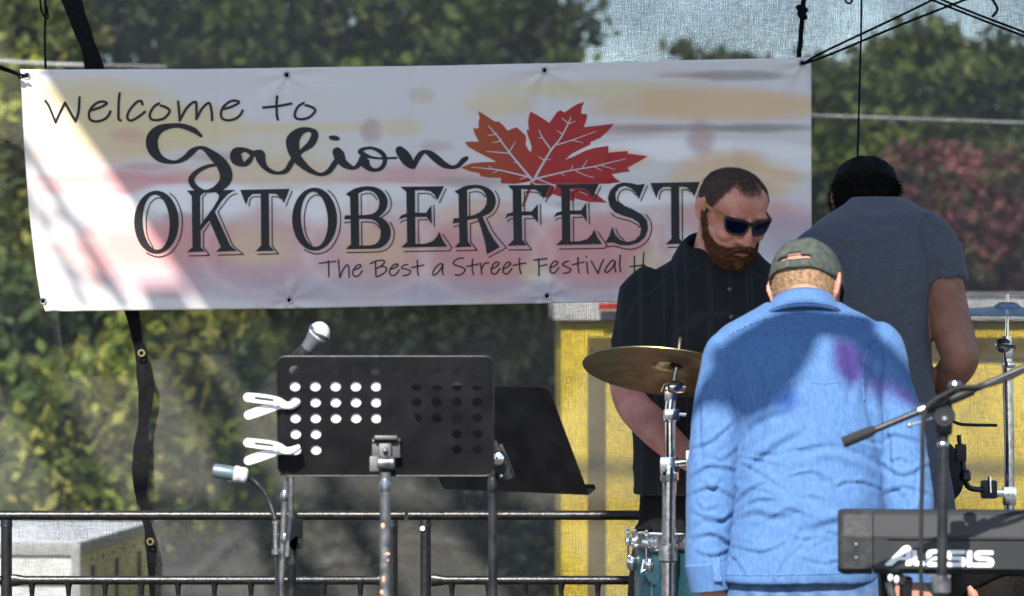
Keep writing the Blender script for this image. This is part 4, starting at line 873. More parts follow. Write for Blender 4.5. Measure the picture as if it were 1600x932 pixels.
MB().bbox(P(585, 725, DM - .025), (U(15, DM), .016, U(24, DM)), .004).build('knob', 'worn_pole', ms)
music_pole(ms, 602, 738, DM - .02, 8.6, 'worn_pole')
MB().lathe([(.0125, 0), (.0140, .006), (.0140, .022), (.0125, .028)], P(602, 768, DM - .02), (0, 0, 1), 16).build('collar', 'steel', ms)
tape = mat('tape_residue', (0.62, 0.33, 0.22), .8, var=.3, vscale=300)
for x, y, w, h in ((599, 822, .006, .007), (604, 866, .008, .004), (600, 905, .005, .009), (606, 876, .003, .002), (597, 926, .005, .006)):
    MB().ell(P(x, y, DM - .0305), (w, .002, h), 12, 8).build('tape_mark', tape, ms)
# sheet of paper clipped on the far side of the desk
pp = [(440, 590), (594.5, 590), (594.5, 722), (440, 722)]
o = MB().plate(pp, [], lambda q: desk(q, -.0035), nrm_ * .0006).build('sheet_music', 'paper', None, smooth=False); tag(o, 'white sheet of paper clipped behind the left half of the perforated desk', 'paper')
# clothespins
def clothespin(y0, dy, label):
    t = empty('clothespin', desk((440, y0)), label, 'clothespin', 'white plastic clips on the music stand')
    D = DM - .012
    def bar(pts, r, d, name, slot=False):
        pts = cr([(x, y + y0, w) for x, y, w in pts], 5)
        A = [(p[0], p[1]) for p in pts]; out1, out2 = [], []
        for i, p in enumerate(pts):
            dd = pts[min(i + 1, len(pts) - 1)][:2] - pts[max(i - 1, 0)][:2]; dd /= np.linalg.norm(dd)
            out1.append((p[0] - dd[1] * p[2], p[1] + dd[0] * p[2])); out2.append((p[0] + dd[1] * p[2], p[1] - dd[0] * p[2]))
        # round the handle end
        p, q = pts[0], pts[1]; dd = (p - q)[:2]; dd /= np.linalg.norm(dd); cap = [(p[0] + dd[0] * p[2] * math.cos(a) + dd[1] * p[2] * math.sin(a), p[1] + dd[1] * p[2] * math.cos(a) - dd[0] * p[2] * math.sin(a)) for a in np.linspace(R(70), R(-70), 5)]
        poly = out1[::-1] + cap[::-1][::-1] + out2
        holes = []
        if slot:
            s = [(p[0], p[1]) for p in pts[3:slot]]; w = 2.3
            holes = [[(x, y - w) for x, y in s] + [(x, y + w) for x, y in s[::-1]]]
        MB().plate(poly, holes, lambda q: P(q[0], q[1], d), Vector((0, .010, 0))).build(name, 'white_plastic', t, smooth=True, angle=40)
    bar([(387, -10, 6.8), (405, -8, 7.2), (425, -5.5, 6.6), (436, -3, 6), (446, 2, 5), (456, 1, 4.5), (468, -5, 2.5)], 5, D - .006, 'upper_arm', 12)
    bar([(388, 18, 6.8), (405, 12, 7.2), (425, 5, 7.0), (436, 2, 6.5), (448, 4, 4.5), (458, 4, 4), (469, -2, 2.5)], 5, D + .006, 'lower_arm')
    MB().lathe([(.0055, -.014), (.0055, .012)], P(432, y0 - .5, D), (0, 1, 0), 14).build('spring', 'white_plastic', t)
    return t
clothespin(631, 0, 'white plastic clothespin, upper of two on the music stand edge'); clothespin(702, 0, 'white plastic clothespin, lower of two on the music stand edge')
# ------------------------------------------------------------------ plain music stand behind
D2 = 9.75; k2 = D2 / F
s2 = empty('music_stand', (P(770, 700, 9.62).x, 9.62, 0), 'plain solid black music stand turned away behind the perforated one', 'music stand')
cB = P(804, 769, D2)     # middle of the desk's lower edge
Rv = Vector((228, -208, 0)) * k2; Uv = Vector((-63, -69, 167)) * k2; Nv = Rv.cross(Uv).normalized()
Nv = Nv if Nv.y > 0 else -Nv
o2 = rrect(-.5, 0, .5, 1, .04)
MB().plate(o2, [], lambda q: cB + Rv * q[0] + Uv * q[1], Nv * .0015).build('desk', 'desk_black', s2, smooth=False)
a, b = cB - Rv * .5, cB + Rv * .5
MB().add([a, b, b + Nv * .03, a + Nv * .03, a + Nv * .03 + Uv * .04, b + Nv * .03 + Uv * .04], [(0, 1, 2, 3), (3, 2, 5, 4)]).build('lip', 'desk_black', s2, smooth=False)
q1, q2 = P(772, 690, 9.60), P(797, 748, 9.60)
MB().tube([q1, (q1 + q2) / 2, q2], [.008, .014, .012], 10).build('bracket', 'black_metal', s2)
MB().bbox(P(787, 722, 9.61), (.028, .03, .085), .006, Matrix.Rotation(R(-22), 3, 'Y')).build('bracket_plate', 'black_metal', s2)
MB().lathe([(.004, -.004), (.012, -.002), (.0165, .004), (.014, .009), (.006, .012), (.0055, .016), (.0001, .017)], P(779, 717, 9.57), (-.1, -1, 0), 18).build('knob', 'chrome', s2)
MB().lathe([(.0001, .004), (.004, .003), (.004, 0)], P(783, 744, 9.58), (0, -1, 0), 10).build('bolt', 'chrome', s2)
music_pole(s2, 770, 735, 9.62, 7.2, 'black_metal')
MB().lathe([(.0112, 0), (.0128, .006), (.0128, .03), (.0112, .036)], P(770, 770, 9.62), (0, 0, 1), 16).build('collar', 'black_metal', s2)

# ------------------------------------------------------------------ microphones behind the perforated stand
DK = 9.35
mst = empty('microphone_stand', (P(449, 900, DK).x, DK, 0), 'grey microphone stand pole below the left end of the perforated desk', 'microphone stand')
pole('pole', 'worn_pole', [P(452, 560, DK), P(447, 745, DK), P(437, 960, DK)], U(5.2, DK), mst)
pole('side_rod', 'worn_pole', [P(456, 700, DK - .03), P(455, 800, DK - .03), P(449, 870, DK - .03)], U(4.5, DK), mst)
pole('lower_pole', 'black_metal', [P(438, 940, DK), (P(436, 960, DK).x, DK, .1)], U(8, DK), mst)
pole('sleeve', 'black_metal', [P(458, 800, DK - .02), P(455, 960, DK - .02), (P(455, 960, DK).x, DK - .02, .3)], U(7, DK), mst)
MB().bbox(P(464, 835, DK - .02), (U(18, DK), .03, U(46, DK)), .006).build('clutch', 'black_plastic', mst)
MB().loft([ring(P(460, 858, DK - .05), (.004, 0, 0), (0, 0, .004), 10), ring(P(458, 851, DK - .05), (.009, 0, 0), (0, 0, .010), 10), ring(P(463, 842, DK - .05), (.004, 0, 0), (0, 0, .005), 10)]).build('wing_nut', 'chrome', mst)
for y in (783, 850): MB().lathe([(.0085, 0), (.0105, .004), (.0105, .02), (.0085, .024)], P(444.5, y, DK), (0.05, 0, 1), 14).build('collar', 'steel', mst)
for k in range(3):
    a = R(80 + 120 * k); q = P(436, 960, DK); MB().tube([(q.x, DK, .2), (q.x + .3 * math.cos(a), DK + .3 * math.sin(a), .01)], .009, 8).build('leg', 'black_metal', mst)
mic = empty('microphone', P(478, 545, DK - .03), 'handheld microphone with pale ball grille above the perforated music stand', 'microphone')
pb, pe = P(499, 520, DK - .04), P(448, 588, DK - .02); ax = (pb - pe).normalized()
MB().ell(pb, (.0245, .0245, .0255), 24, 16).build('grille', 'mic_ball', mic)
MB().lathe([(.0258, -.004), (.0266, -.002), (.0266, .003), (.0258, .005)], pb, ax, 24).build('grille_band', 'steel', mic)
Lm = (pb - pe).length
MB().lathe([(.010, 0), (.0125, .004), (.0145, Lm * .5), (.0175, Lm - .03), (.0215, Lm - .016), (.0225, Lm - .010)], pe, ax, 22).build('handle', 'mic_body', mic)
MB().lathe([(.0160, Lm * .33), (.0180, Lm * .34), (.0190, Lm * .62), (.0180, Lm * .63)], pe, ax, 18).build('clip', 'black_plastic', mst)
gm = empty('microphone', P(358, 740, DK), 'small grey microphone on a gooseneck left of the perforated music stand', 'microphone')
a, b = P(333, 735, DK - .02), P(387, 744, DK - .02); ax = (b - a).normalized(); Lg = (b - a).length
MB().lathe([(.006, -.002), (.0145, 0), (.0165, .006), (.0165, Lg * .58), (.016, Lg * .6)], a, ax, 22).build('handle', 'mic_grey', gm)
MB().lathe([(.0185, Lg * .6), (.0195, Lg * .64), (.0195, Lg * .72), (.0185, Lg * .74), (.0185, Lg * .93), (.015, Lg * .99), (.006, Lg * 1.02)], a, ax, 22).build('grille', 'mic_ball', gm)
MB().bbox(P(362, 753, DK - .02), (.02, .012, .008), .003).build('switch', 'black_plastic', gm)
gn = empty('gooseneck', (P(431, 870, DK).x, DK, P(431, 870, DK).z), 'curved black gooseneck arm holding the small grey microphone', 'gooseneck')
pts = [tuple(P(*p)) for p in [(384, 747, DK - .02), (398, 753, DK - .02), (415, 772, DK - .02), (425, 795, DK - .02), (430, 812, DK - .02)]]
path = cr(pts, 16); MB().tube(path, [.0062 + .0008 * (i % 2) for i in range(len(path))], 10).build('flexible_arm', 'black_metal', gn)
MB().lathe([(.007, 0), (.0095, .003), (.0095, .012), (.006, .014), (.006, .07), (.008, .072), (.008, .08), (.005, .082)], P(431, 868, DK - .02), (0, 0, 1), 14).build('fitting', 'chrome', gn)
pole('cable', 'rubber', [P(431, 866, DK - .02), P(432, 900, DK - .02), P(435, 960, DK - .03), (P(435, 960, DK).x, DK - .04, .05)], .004, gn, 8)

# ------------------------------------------------------------------ drum kit, left cymbal and stand
DC = 9.8
cs = empty('cymbal_stand', (P(1047, 900, DC).x, DC, 0), 'chrome cymbal stand between the bearded man and the denim shirt', 'stand')
def cp(x, y, d=0): return P(x, y, DC + d)
MB().tube([cp(1048, 745), cp(1047, 640), cp(1050, 612)], [U(9, DC), U(8.5, DC), U(8, DC)], 18).build('upper_tube', 'chrome', cs)
MB().tube([cp(1046, 730), cp(1044, 960), (cp(1044, 0).x, DC, .25)], U(11, DC), 20).build('lower_tube', 'chrome', cs)
MB().lathe([(.014, 0), (.0165, .003), (.0165, .028), (.014, .032)], cp(1047, 660), (0, 0, 1), 18).build('collar', 'chrome', cs)
MB().bbox(cp(1050, 648, -.01), (U(24, DC), .03, U(18, DC)), .006).build('clamp', 'chrome', cs)
MB().tube([cp(1058, 647, -.02), cp(1072, 648, -.02)], [.004, .005], 10).build('clamp_screw', 'chrome', cs)
MB().lathe([(.0125, -.02), (.016, -.014), (.016, .014), (.0125, .02)], cp(1057, 605, -.02), (1, .2, 0), 18).build('tilter', 'chrome', cs)
MB().bbox(cp(1048, 614), (U(20, DC), .026, U(26, DC)), .006).build('tilter_base', 'chrome', cs)
MB().tube([cp(1042, 610, -.02), cp(1034, 612, -.02), cp(1038, 602, -.02), cp(1046, 598, -.02)], [.003, .006, .005, .003], 10).build('wing_nut', 'brass', cs)
MB().tube([cp(1052, 604), cp(1058, 570), cp(1061, 545), cp(1063, 528, -.01)], [.0055, .0045, .0042, .0042], 12).build('rod', 'steel', cs)
MB().bbox(cp(1046, 726), (U(30, DC), .04, U(24, DC)), .005).build('bracket', 'chrome', cs)
MB().tube([cp(1056, 724, -.02), cp(1074, 722, -.02)], .008, 12).build('bracket_arm', 'chrome', cs)
MB().bbox(cp(1078, 720, -.02), (U(14, DC), .03, U(34, DC)), .006).build('bracket_jaw', 'chrome', cs)
MB().lathe([(.004, 0), (.008, .004), (.003, .010)], cp(1082, 706, -.03), (0, 0, 1), 12).build('bracket_screw', 'chrome', cs)
MB().lathe([(U(13, DC), -.005), (U(14.5, DC), 0), (U(14.5, DC), .03), (U(13, DC), .035)], cp(1046, 750), (0, 0, 1), 18).build('collar', 'chrome', cs)
MB().lathe([(U(12.5, DC), -.02), (U(15, DC), -.015), (U(15, DC), .022), (U(12.5, DC), .026)], cp(1044, 866), (0, 0, 1), 18).build('memory_lock', 'steel', cs)
for k in range(3):
    a = R(90 + 120 * k); q = cp(1044, 960); MB().tube([(q.x, DC, .45), (q.x + .32 * math.cos(a), DC + .32 * math.sin(a), .012)], .009, 8).build('leg', 'chrome', cs)
def cymbal(center, axis, rad, m, label):
    prof = [(.0045, .017), (.012, .0185), (.022, .017), (.032, .010), (.038, .004)]
    prof += [(.038 + (rad - .038) * i / 16, .004 - .016 * (i / 16) ** 1.35 + (.0004 if i % 2 else 0)) for i in range(1, 17)]
    back = [(r, z - .0016) for r, z in prof[::-1]]
    o = MB().lathe(prof + back, center, axis, 72, cap=False).build('cymbal', m, None, angle=60); return tag(o, label, 'cymbal')
# its near edge is raised so that the underside shows
nz = Vector((0.115, 0, 1)).normalized(); tilt = Quaternion(Vector((1, 0, 0)), R(-17))
axc = tilt @ nz
cymbal(cp(1043, 574), axc, U(133, DC), 'cymbal', 'bronze crash cymbal tilted with its underside showing before the bearded man')
MB().lathe([(.004, -.004), (.016, -.003), (.016, .004), (.004, .005)], cp(1057, 572), axc, 16).build('felt', 'felt', cs)

# teal tom
DT = 10.0
tm = empty('tom_drum', P(1108, 932, DT + .1), 'teal lacquered tom drum with chrome hoop behind the denim sleeve', 'drum')
cx = P(1106, 830, DT).x; zt0 = P(1106, 834, DT).z; rT = U(115, DT); cy = DT
MB().lathe([(rT, -.02), (rT, -.34)], (cx, cy, zt0), (0, 0, 1), 64).build('shell', 'teal', tm)
for nm, zz in (('hoop', 0), ('hoop', -.36)):
    MB().lathe([(rT - .006, .004), (rT + .004, .006), (rT + .008, .003), (rT + .006, -.004), (rT + .006, -.022), (rT + .011, -.026), (rT + .010, -.030), (rT + .002, -.030), (rT + .001, .0)], (cx, cy, zt0 + zz), (0, 0, 1), 64, cap=False).build(nm, 'chrome', tm)
MB().lathe([(.001, -.004), (rT - .004, -.004)], (cx, cy, zt0), (0, 0, 1), 48, cap=False).build('drumhead', 'drumhead', tm)
for a in (-172, -141, -95, -50, -5, 40, 85, 130):
    d = Vector((math.cos(R(a)), math.sin(R(a)), 0)); q = Vector((cx, cy, zt0))
    e = MB().bbox(q + d * (rT + .014) + Vector((0, 0, -.018)), (.022, .022, .020), .005, Matrix.Rotation(R(a), 3, 'Z')).build('claw', 'chrome', tm)
    MB().tube([q + d * (rT + .018) + Vector((0, 0, .008)), q + d * (rT + .018) + Vector((0, 0, -.06))], .0032, 8).build('tension_rod', 'chrome', e)
    MB().lathe([(.005, 0), (.005, .008), (.0038, .010), (.0038, .014)], q + d * (rT + .018) + Vector((0, 0, .002)), (0, 0, 1), 8).build('rod_head', 'chrome', e)
    MB().ell(q + d * (rT + .008) + Vector((0, 0, -.070)), (.014, .014, .022), 14, 10).build('lug', 'chrome', tm)
br = P(1021, 893, DT - .11)
MB().bbox(br, (.022, .018, .056), .005).build('leg_bracket', 'chrome', tm)
MB().tube([br + Vector((-.006, -.006, .015)), br + Vector((-.03, -.012, .0)), br + Vector((-.024, -.012, .03))], [.004, .005, .003], 8).build('wing_screw', 'chrome', tm)
MB().tube([br + Vector((0, 0, .06)), (br.x - .005, br.y, .02)], .0052, 10).build('leg', 'chrome', tm)
for a in (20, 120):
    d = Vector((math.cos(R(a)), math.sin(R(a)), 0)); q = Vector((cx, cy, 0)) + d * (rT + .015); MB().tube([q + Vector((0, 0, zt0 - .1)), q + Vector((0, 0, .02))], .0052, 10).build('leg', 'chrome', tm)
MB().lathe([(.001, .004), (.036, .003), (.038, 0)], P(1030, 892, DT - .128), (-.2, -1, 0), 24).build('leg_pad', 'teal', tm)
MB().tube([P(1018, 860, DT - .12), P(1043, 861, DC + .03)], .0042, 10).build('spur', 'chrome', tm)
# ------------------------------------------------------------------ right cymbal, stand and clamp
DQ = 10.7
q = lambda x, y, d=0: P(x, y, DQ + d)
st2 = empty('cymbal_stand', (q(1576, 900).x, DQ, 0), 'slim chrome cymbal stand at the right edge', 'stand')
MB().tube([q(1574, 460), q(1574, 497), q(1573, 530)], [.0042, .0042, .006], 10).build('rod', 'chrome', st2)
MB().tube([q(1573, 525), q(1577, 700), q(1577, 960), (q(1577, 0).x, DQ, .3)], U(8, DQ), 16).build('tube', 'chrome', st2)
MB().ell(q(1567, 540, -.02), (.023, .018, .020), 20, 12).build('tilter', 'chrome', st2)
MB().tube([q(1562, 539, -.04), q(1588, 543, -.05)], [.004, .005], 10).build('tilter_handle', 'chrome', st2)
MB().bbox(q(1576, 552), (.02, .03, .03), .004).build('tilter_base', 'steel', st2)
MB().lathe([(.016, 0), (.0175, .004), (.0175, .012), (.016, .016)], q(1576, 575), (0, 0, 1), 16).build('collar', 'chrome', st2)
for k in range(3):
    a = R(90 + 120 * k); e = q(1577, 960); MB().tube([(e.x, DQ, .5), (e.x + .32 * math.cos(a), DQ + .32 * math.sin(a), .012)], .009, 8).build('leg', 'chrome', st2)
cymbal(q(1574, 483), Vector((.01, -.035, 1)), .20, 'cymbal_blue', 'flat cymbal seen edge-on at the right edge')
MB().lathe([(.004, -.004), (.013, -.003), (.013, .005), (.004, .006)], q(1574, 477), (0, 0, 1), 14).build('felt', 'felt', st2)
# clamp arm with a small black percussion pad
pc = empty('percussion_pad', q(1495, 780), 'black percussion pad on a bent clamp arm below the tanned elbow', 'drum pad')
MB().tube([Vector(v) for v in cr([tuple(q(*p)) for p in [(1503, 715, -.1), (1506, 735, -.1), (1508, 752, -.1), (1516, 763, -.08), (1535, 766, -.04)]], 6)], .0075, 12).build('bent_arm', 'black_metal', pc)
MB().bbox(q(1501, 708, -.1), (.028, .035, .046), .006).build('clamp_block', 'black_plastic', pc)
MB().tube([q(1498, 680, -.1), q(1500, 700, -.1)], .006, 10).build('clamp_bolt', 'black_metal', pc)
MB().lathe([(.012, 0), (.016, .006), (.014, .024), (.010, .03)], q(1508, 752, -.1), (0, 0, 1), 14).build('arm_collar', 'black_metal', pc)
MB().bbox(q(1545, 765, -.02), (.042, .04, .048), .008).build('multi_clamp', 'black_metal', pc)
MB().tube([q(1546, 745, -.04), q(1547, 770, -.04)], [.005, .006], 10).build('clamp_lever', 'chrome', pc)
MB().bbox(q(1560, 771, -.01), (.05, .03, .018), .004).build('clamp_jaw', 'chrome', pc)
MB().bbox(q(1577, 775, -.005), (.035, .042, .05), .006).build('clamp_sleeve', 'chrome', pc)
MB().lathe([(.001, -.03), (.075, -.03), (.082, -.02), (.082, .02), (.075, .028), (.001, .03)], q(1468, 735, -.06), (.75, -.55, .25), 40).build('pad', 'rubber', pc)
MB().lathe([(.083, -.012), (.088, -.008), (.088, .008), (.083, .012)], q(1468, 735, -.06), (.75, -.55, .25), 40, cap=False).build('rim', 'black_metal', pc)
MB().tube([Vector(v) for v in cr([tuple(q(*p)) for p in [(1484, 656, -.1), (1497, 662, -.1), (1510, 664, -.1), (1558, 665, -.1)]], 5)], .0042, 8).build('rod', 'black_metal', pc)

# ------------------------------------------------------------------ keyboard
DY = 8.6
kx0, kz1, kz0 = P(1306, 0, DY).x, P(0, 798, DY).z, P(0, 897, DY).z
kb = empty('keyboard', (kx0 + .65, DY + .15, kz0), 'black electric keyboard seen from the back in front of the denim shirt', 'keyboard')
LK = 1.32
def kprof(x): # back outline in (y, z): lower face upright, upper band leaning back
    return [(x, DY + .015, kz0), (x, DY, kz0 + .012), (x, DY, kz0 + .072), (x, DY + .010, kz0 + .080), (x, DY + .016, kz1 - .010), (x, DY + .024, kz1 - .002), (x, DY + .034, kz1), (x, DY + .15, kz1 - .004), (x, DY + .30, kz1 - .045), (x, DY + .31, kz0 + .01), (x, DY + .30, kz0)]
MB().loft([kprof(kx0 + .076), kprof(kx0 + LK)]).build('case', 'keyboard', kb, smooth=False)
def shrink(pr, s): 
    c = Vector((pr[0][0], DY + .15, (kz0 + kz1) / 2)); return [(p[0], c.y + (p[1] - c.y) * s, c.z + (p[2] - c.z) * s) for p in pr]
MB().loft([shrink(kprof(kx0), .93), shrink(kprof(kx0 + .006), .99), shrink(kprof(kx0 + .012), 1.012), shrink(kprof(kx0 + .074), 1.012)]).build('end_cap', 'keyboard_end', kb, angle=25)
MB().bbox((kx0 + .7, DY - .001, kz0 + .0765), (LK - .13, .006, .004), .0015).build('groove', 'black_plastic', kb)
for x, z in ((1335, 851), (1335, 872)):
    MB().lathe([(.0001, .003), (.003, .0025), (.0045, 0)], P(x, z, DY - .003), (0, -1, 0), 12).build('screw', 'steel', kb)
for k in range(18):  # white key tops on the player's side
    MB().bbox((kx0 + .14 + .0625 * k, DY + .235, kz1 - .046), (.058, .12, .012), .002, Matrix.Rotation(R(-14), 3, 'X')).build('key', 'white_plastic', kb)
ZK = zt_(1360, 840, 6.667)
def kface(q, lift): return P(q[0], q[1], DY - lift)
def glyph(outer, holes=()):
    return MB().plate([tuple(p) for p in ZK(outer)], [[tuple(p) for p in ZK(h)] for h in holes], lambda q: kface(q, .0012), Vector((0, .0006, 0))).build('logo_letter', 'logo_white', kb, smooth=False)
def ribbon_poly(pts, w):
    pp = cr(pts, 5); n = len(pp); A, B = [], []
    for i, p in enumerate(pp):
        d = pp[min(i + 1, n - 1)] - pp[max(i - 1, 0)]; d /= np.linalg.norm(d); A.append((p[0] - d[1] * w / 2, p[1] + d[0] * w / 2)); B.append((p[0] + d[1] * w / 2, p[1] - d[0] * w / 2))
    return A + B[::-1]
glyph([(128, 282), (318, 92), (340, 82), (368, 80), (390, 92), (402, 115), (403, 290), (345, 292), (345, 232), (268, 232), (205, 290), (140, 292)], [[(300, 200), (345, 158), (345, 200)]])
glyph([(410, 130), (462, 132), (462, 232), (476, 242), (540, 244), (540, 292), (450, 292), (424, 282), (412, 262)])
glyph([(560, 165), (570, 138), (590, 124), (697, 122), (697, 164), (620, 166), (612, 190), (692, 190), (692, 230), (612, 232), (618, 254), (697, 256), (697, 300), (585, 300), (562, 288), (552, 262), (556, 220)])
for dx, dy in ((0, 0), (288, 4)):
    o = [(962, 128), (962, 168), (830, 170), (816, 180), (830, 190), (920, 192), (950, 205), (968, 228), (972, 255), (962, 285), (935, 300), (752, 298), (752, 254), (900, 254), (914, 244), (900, 232), (810, 230), (778, 218), (764, 190), (766, 158), (785, 135), (812, 127)]
    glyph(sh(o, dx, dy))
glyph([(978, 130), (1030, 132), (1032, 302), (980, 302)])
kc = Vector((P(1309, 0, DY).x, DY, 0)); th_k = R(-4.6); ofs = Matrix.Rotation(th_k, 3, 'Z') @ Vector((-.65, -.15, 0))
kb.rotation_euler.z = th_k; kb.location.x = kc.x - ofs.x; kb.location.y = kc.y - ofs.y
ks = empty('keyboard_stand', (kx0 + .65, DY + .15, 0), 'black crossed-leg stand under the keyboard', 'keyboard stand')
for xx in (kx0 + .14, kx0 + 1.1):
    for s in (-1, 1):
        MB().tube([(xx + s * .012, DY + .15 - s * .13, kz0 - .012), (xx + s * .012, DY + .15 + s * .22, .02)], .014, 10).build('leg', 'black_metal', ks)
    MB().tube([(xx, DY + .01, kz0 - .012), (xx, DY + .3, kz0 - .012)], .0115, 10).build('support_bar', 'black_metal', ks)
MB().tube([P(1388, 908, DY + .02), P(1402, 960, DY + .03), (P(1430, 0, DY).x, DY + .1, .05)], .009, 10).build('brace', 'steel', ks)
for x, y in ((1391, 903), (1401, 906)): MB().ell(P(x, y, DY + .0), (.006, .006, .009), 12, 8).build('end_plug', 'white_plastic', ks)
MB().bbox(P(1457, 898.5, DY + .02), (.025, .02, .008), .003).build('foot_pad', 'white_plastic', ks); MB().bbox(P(1478, 900.5, DY + .02), (.02, .02, .008), .003).build('foot_pad', 'white_plastic', ks)

# ------------------------------------------------------------------ boom microphone stand in front
DS = 8.3
w_ = lambda x, y, d=0: P(x, y, DS + d)
bs = empty('boom_stand', (w_(1472, 900).x, DS, 0), 'black microphone boom stand in front of the keyboard', 'microphone stand')
MB().tube([w_(1474, 680), w_(1473, 800), w_(1471, 960), (w_(1471, 0).x, DS, .25)], U(8.2, DS), 16).build('pole', 'black_metal', bs)
MB().lathe([(U(9, DS), 0), (U(13, DS), .008), (U(13, DS), .022), (U(9.5, DS), .03)], w_(1473, 682), (0, 0, 1), 18).build('pole_collar', 'black_metal', bs)
MB().lathe([(U(8.6, DS), 0), (U(9.6, DS), .003), (U(9.6, DS), .009), (U(8.6, DS), .012)], w_(1473, 700), (0, 0, 1), 18).build('ring', 'steel', bs)
MB().lathe([(U(10, DS), 0), (U(15, DS), .006), (U(15, DS), .03), (U(9, DS), .04)], w_(1471, 930), (0, 0, 1), 18).build('clutch', 'worn_pole', bs)
for k in range(3):
    a = R(90 + 120 * k); e = w_(1471, 960); MB().tube([(e.x, DS, .3), (e.x + .33 * math.cos(a), DS + .33 * math.sin(a), .012)], .01, 8).build('leg', 'black_metal', bs)
# swivel clutch
MB().bbox(w_(1475, 655), (U(26, DS), .03, U(52, DS)), .010).build('swivel', 'black_plastic', bs)
MB().lathe([(U(16, DS), -.016), (U(18, DS), -.010), (U(18, DS), .010), (U(16, DS), .016)], w_(1474, 650, -.02), (0, 1, 0), 24).build('swivel_disc', 'black_plastic', bs)
MB().lathe([(.0001, .005), (.005, .004), (.007, 0)], w_(1476, 655, -.036), (0, -1, 0), 14).build('swivel_bolt', 'steel', bs)
MB().lathe([(.004, 0), (.004, .018), (.013, .021), (.0145, .027), (.011, .034), (.001, .035)], w_(1492, 622, -.02), (.0, 0, 1), 18).build('knob', 'steel', bs)
# boom
bm_ = [(1318, 691.5), (1362, 674), (1430, 646), (1480, 626), (1540, 601), (1620, 566), (1800, 480), (1980, 390)]
MB().tube([w_(x, y, -.03) for x, y in bm_[1:]], U(5.4, DS), 14).build('boom', 'black_metal', bs)
MB().tube([w_(1317, 692, -.03), w_(1321, 690.5, -.03), w_(1358, 675.5, -.03), w_(1368, 671, -.03)], [U(8, DS), U(9, DS), U(8.4, DS), U(6, DS)], 16).build('grip', 'rubber', bs)
MB().tube([w_(1436, 643.5, -.03), w_(1446, 639.5, -.03)], U(10, DS), 16).build('ring', 'chrome', bs)
MB().tube([w_(1446, 639.5, -.03), w_(1476, 627, -.03)], [U(8, DS), U(9, DS)], 16).build('boom_sleeve', 'black_plastic', bs)
MB().tube([w_(1484, 624.5, -.03), w_(1520, 609, -.03)], U(9, DS), 16).build('boom_sleeve', 'black_plastic', bs)
MB().tube([w_(1420, 665, -.04), w_(1440, 659, -.035), w_(1456, 654, -.03)], [.0028, .0028, .0028], 8).build('set_screw', 'steel', bs); MB().ell(w_(1421, 665, -.04), (.0055, .0055, .0055), 12, 8).build('screw_ball', 'chrome', bs)
cbp = [(1440, 960, -.06), (1439, 860, -.06), (1441, 740, -.06), (1443, 655, -.06), (1452, 632, -.055), (1475, 617, -.05), (1500, 606, -.045), (1535, 604, -.045), (1570, 594, -.045), (1612, 574, -.045), (1800, 484, -.045)]
o = MB().tube([Vector(v) for v in cr([tuple(w_(*p)) for p in cbp] , 6)], .0046, 10).build('microphone_cable', 'rubber'); tag(o, 'black cable hanging straight down from the boom in front of the keyboard', 'cable')
# ------------------------------------------------------------------ people
HEAD = [(-.117, .020, -.082, -.048), (-.108, .038, -.092, -.022), (-.088, .054, -.096, .018), (-.060, .063, -.094, .052), (-.030, .069, -.092, .078), (0, .074, -.090, .092), (.030, .077, -.091, .099), (.060, .076, -.088, .097), (.085, .067, -.074, .083), (.103, .049, -.050, .060), (.113, .027, -.026, .034), (.117, .006, -.005, .009)]
def head_pt(z, th, grow=0.0):
    """point of the skull at height z and angle th (0 = right ear, -90 deg = face)"""
    zs = [h[0] for h in HEAD]; w = np.interp(z, zs, [h[1] for h in HEAD]); f = np.interp(z, zs, [h[2] for h in HEAD]); b = np.interp(z, zs, [h[3] for h in HEAD])
    yc = (f + b) / 2; ry = (b - f) / 2; ct, st_ = math.cos(th), math.sin(th); e = 2.25
    return Vector(((w + grow) * math.copysign(abs(ct) ** (2 / e), ct), yc + (ry + grow) * math.copysign(abs(st_) ** (2 / e), st_), z + (grow * max(0, (z - .06) / .06))))
def head_mb(mb, mt, fat=0.0):
    rows = cr(HEAD, 3)
    rings = []
    for z, w, f, b in rows:
        w = max(w, .004); rings.append([mt @ p for p in ring((0, (f + b) / 2, z), (w + fat * (z < -.02), 0, 0), (0, max((b - f) / 2, .004), 0), 32, 2.25)])
    mb.loft(rings)
    R3 = mt.to_3x3()
    def e(c, r, rot=None): mb.ell(mt @ Vector(c), r, 14, 10, R3 @ rot if rot else R3)
    # nose, brow, cheeks, lips, ears
    mb.tube([mt @ Vector(v) for v in ((0, -.086, .030), (0, -.097, .010), (0, -.106, -.012), (0, -.110, -.028), (0, -.098, -.040))], [.009, .010, .0115, .0135, .010], 12)
    for s in (-1, 1):
        e((s * .0145, -.098, -.031), (.009, .012, .009)); e((s * .030, -.083, .036), (.026, .012, .009)); e((s * .043, -.068, -.022), (.024, .024, .022))
        rr = Matrix.Rotation(R(s * -22), 3, 'Z')
        e((s * .079, .012, .004), (.0055, .020, .033), rr); e((s * .085, .018, .012), (.0045, .016, .024), rr)
    e((0, -.093, -.060), (.024, .010, .006)); e((0, -.091, -.070), (.021, .010, .007)); e((0, -.086, -.098), (.022, .014, .018))
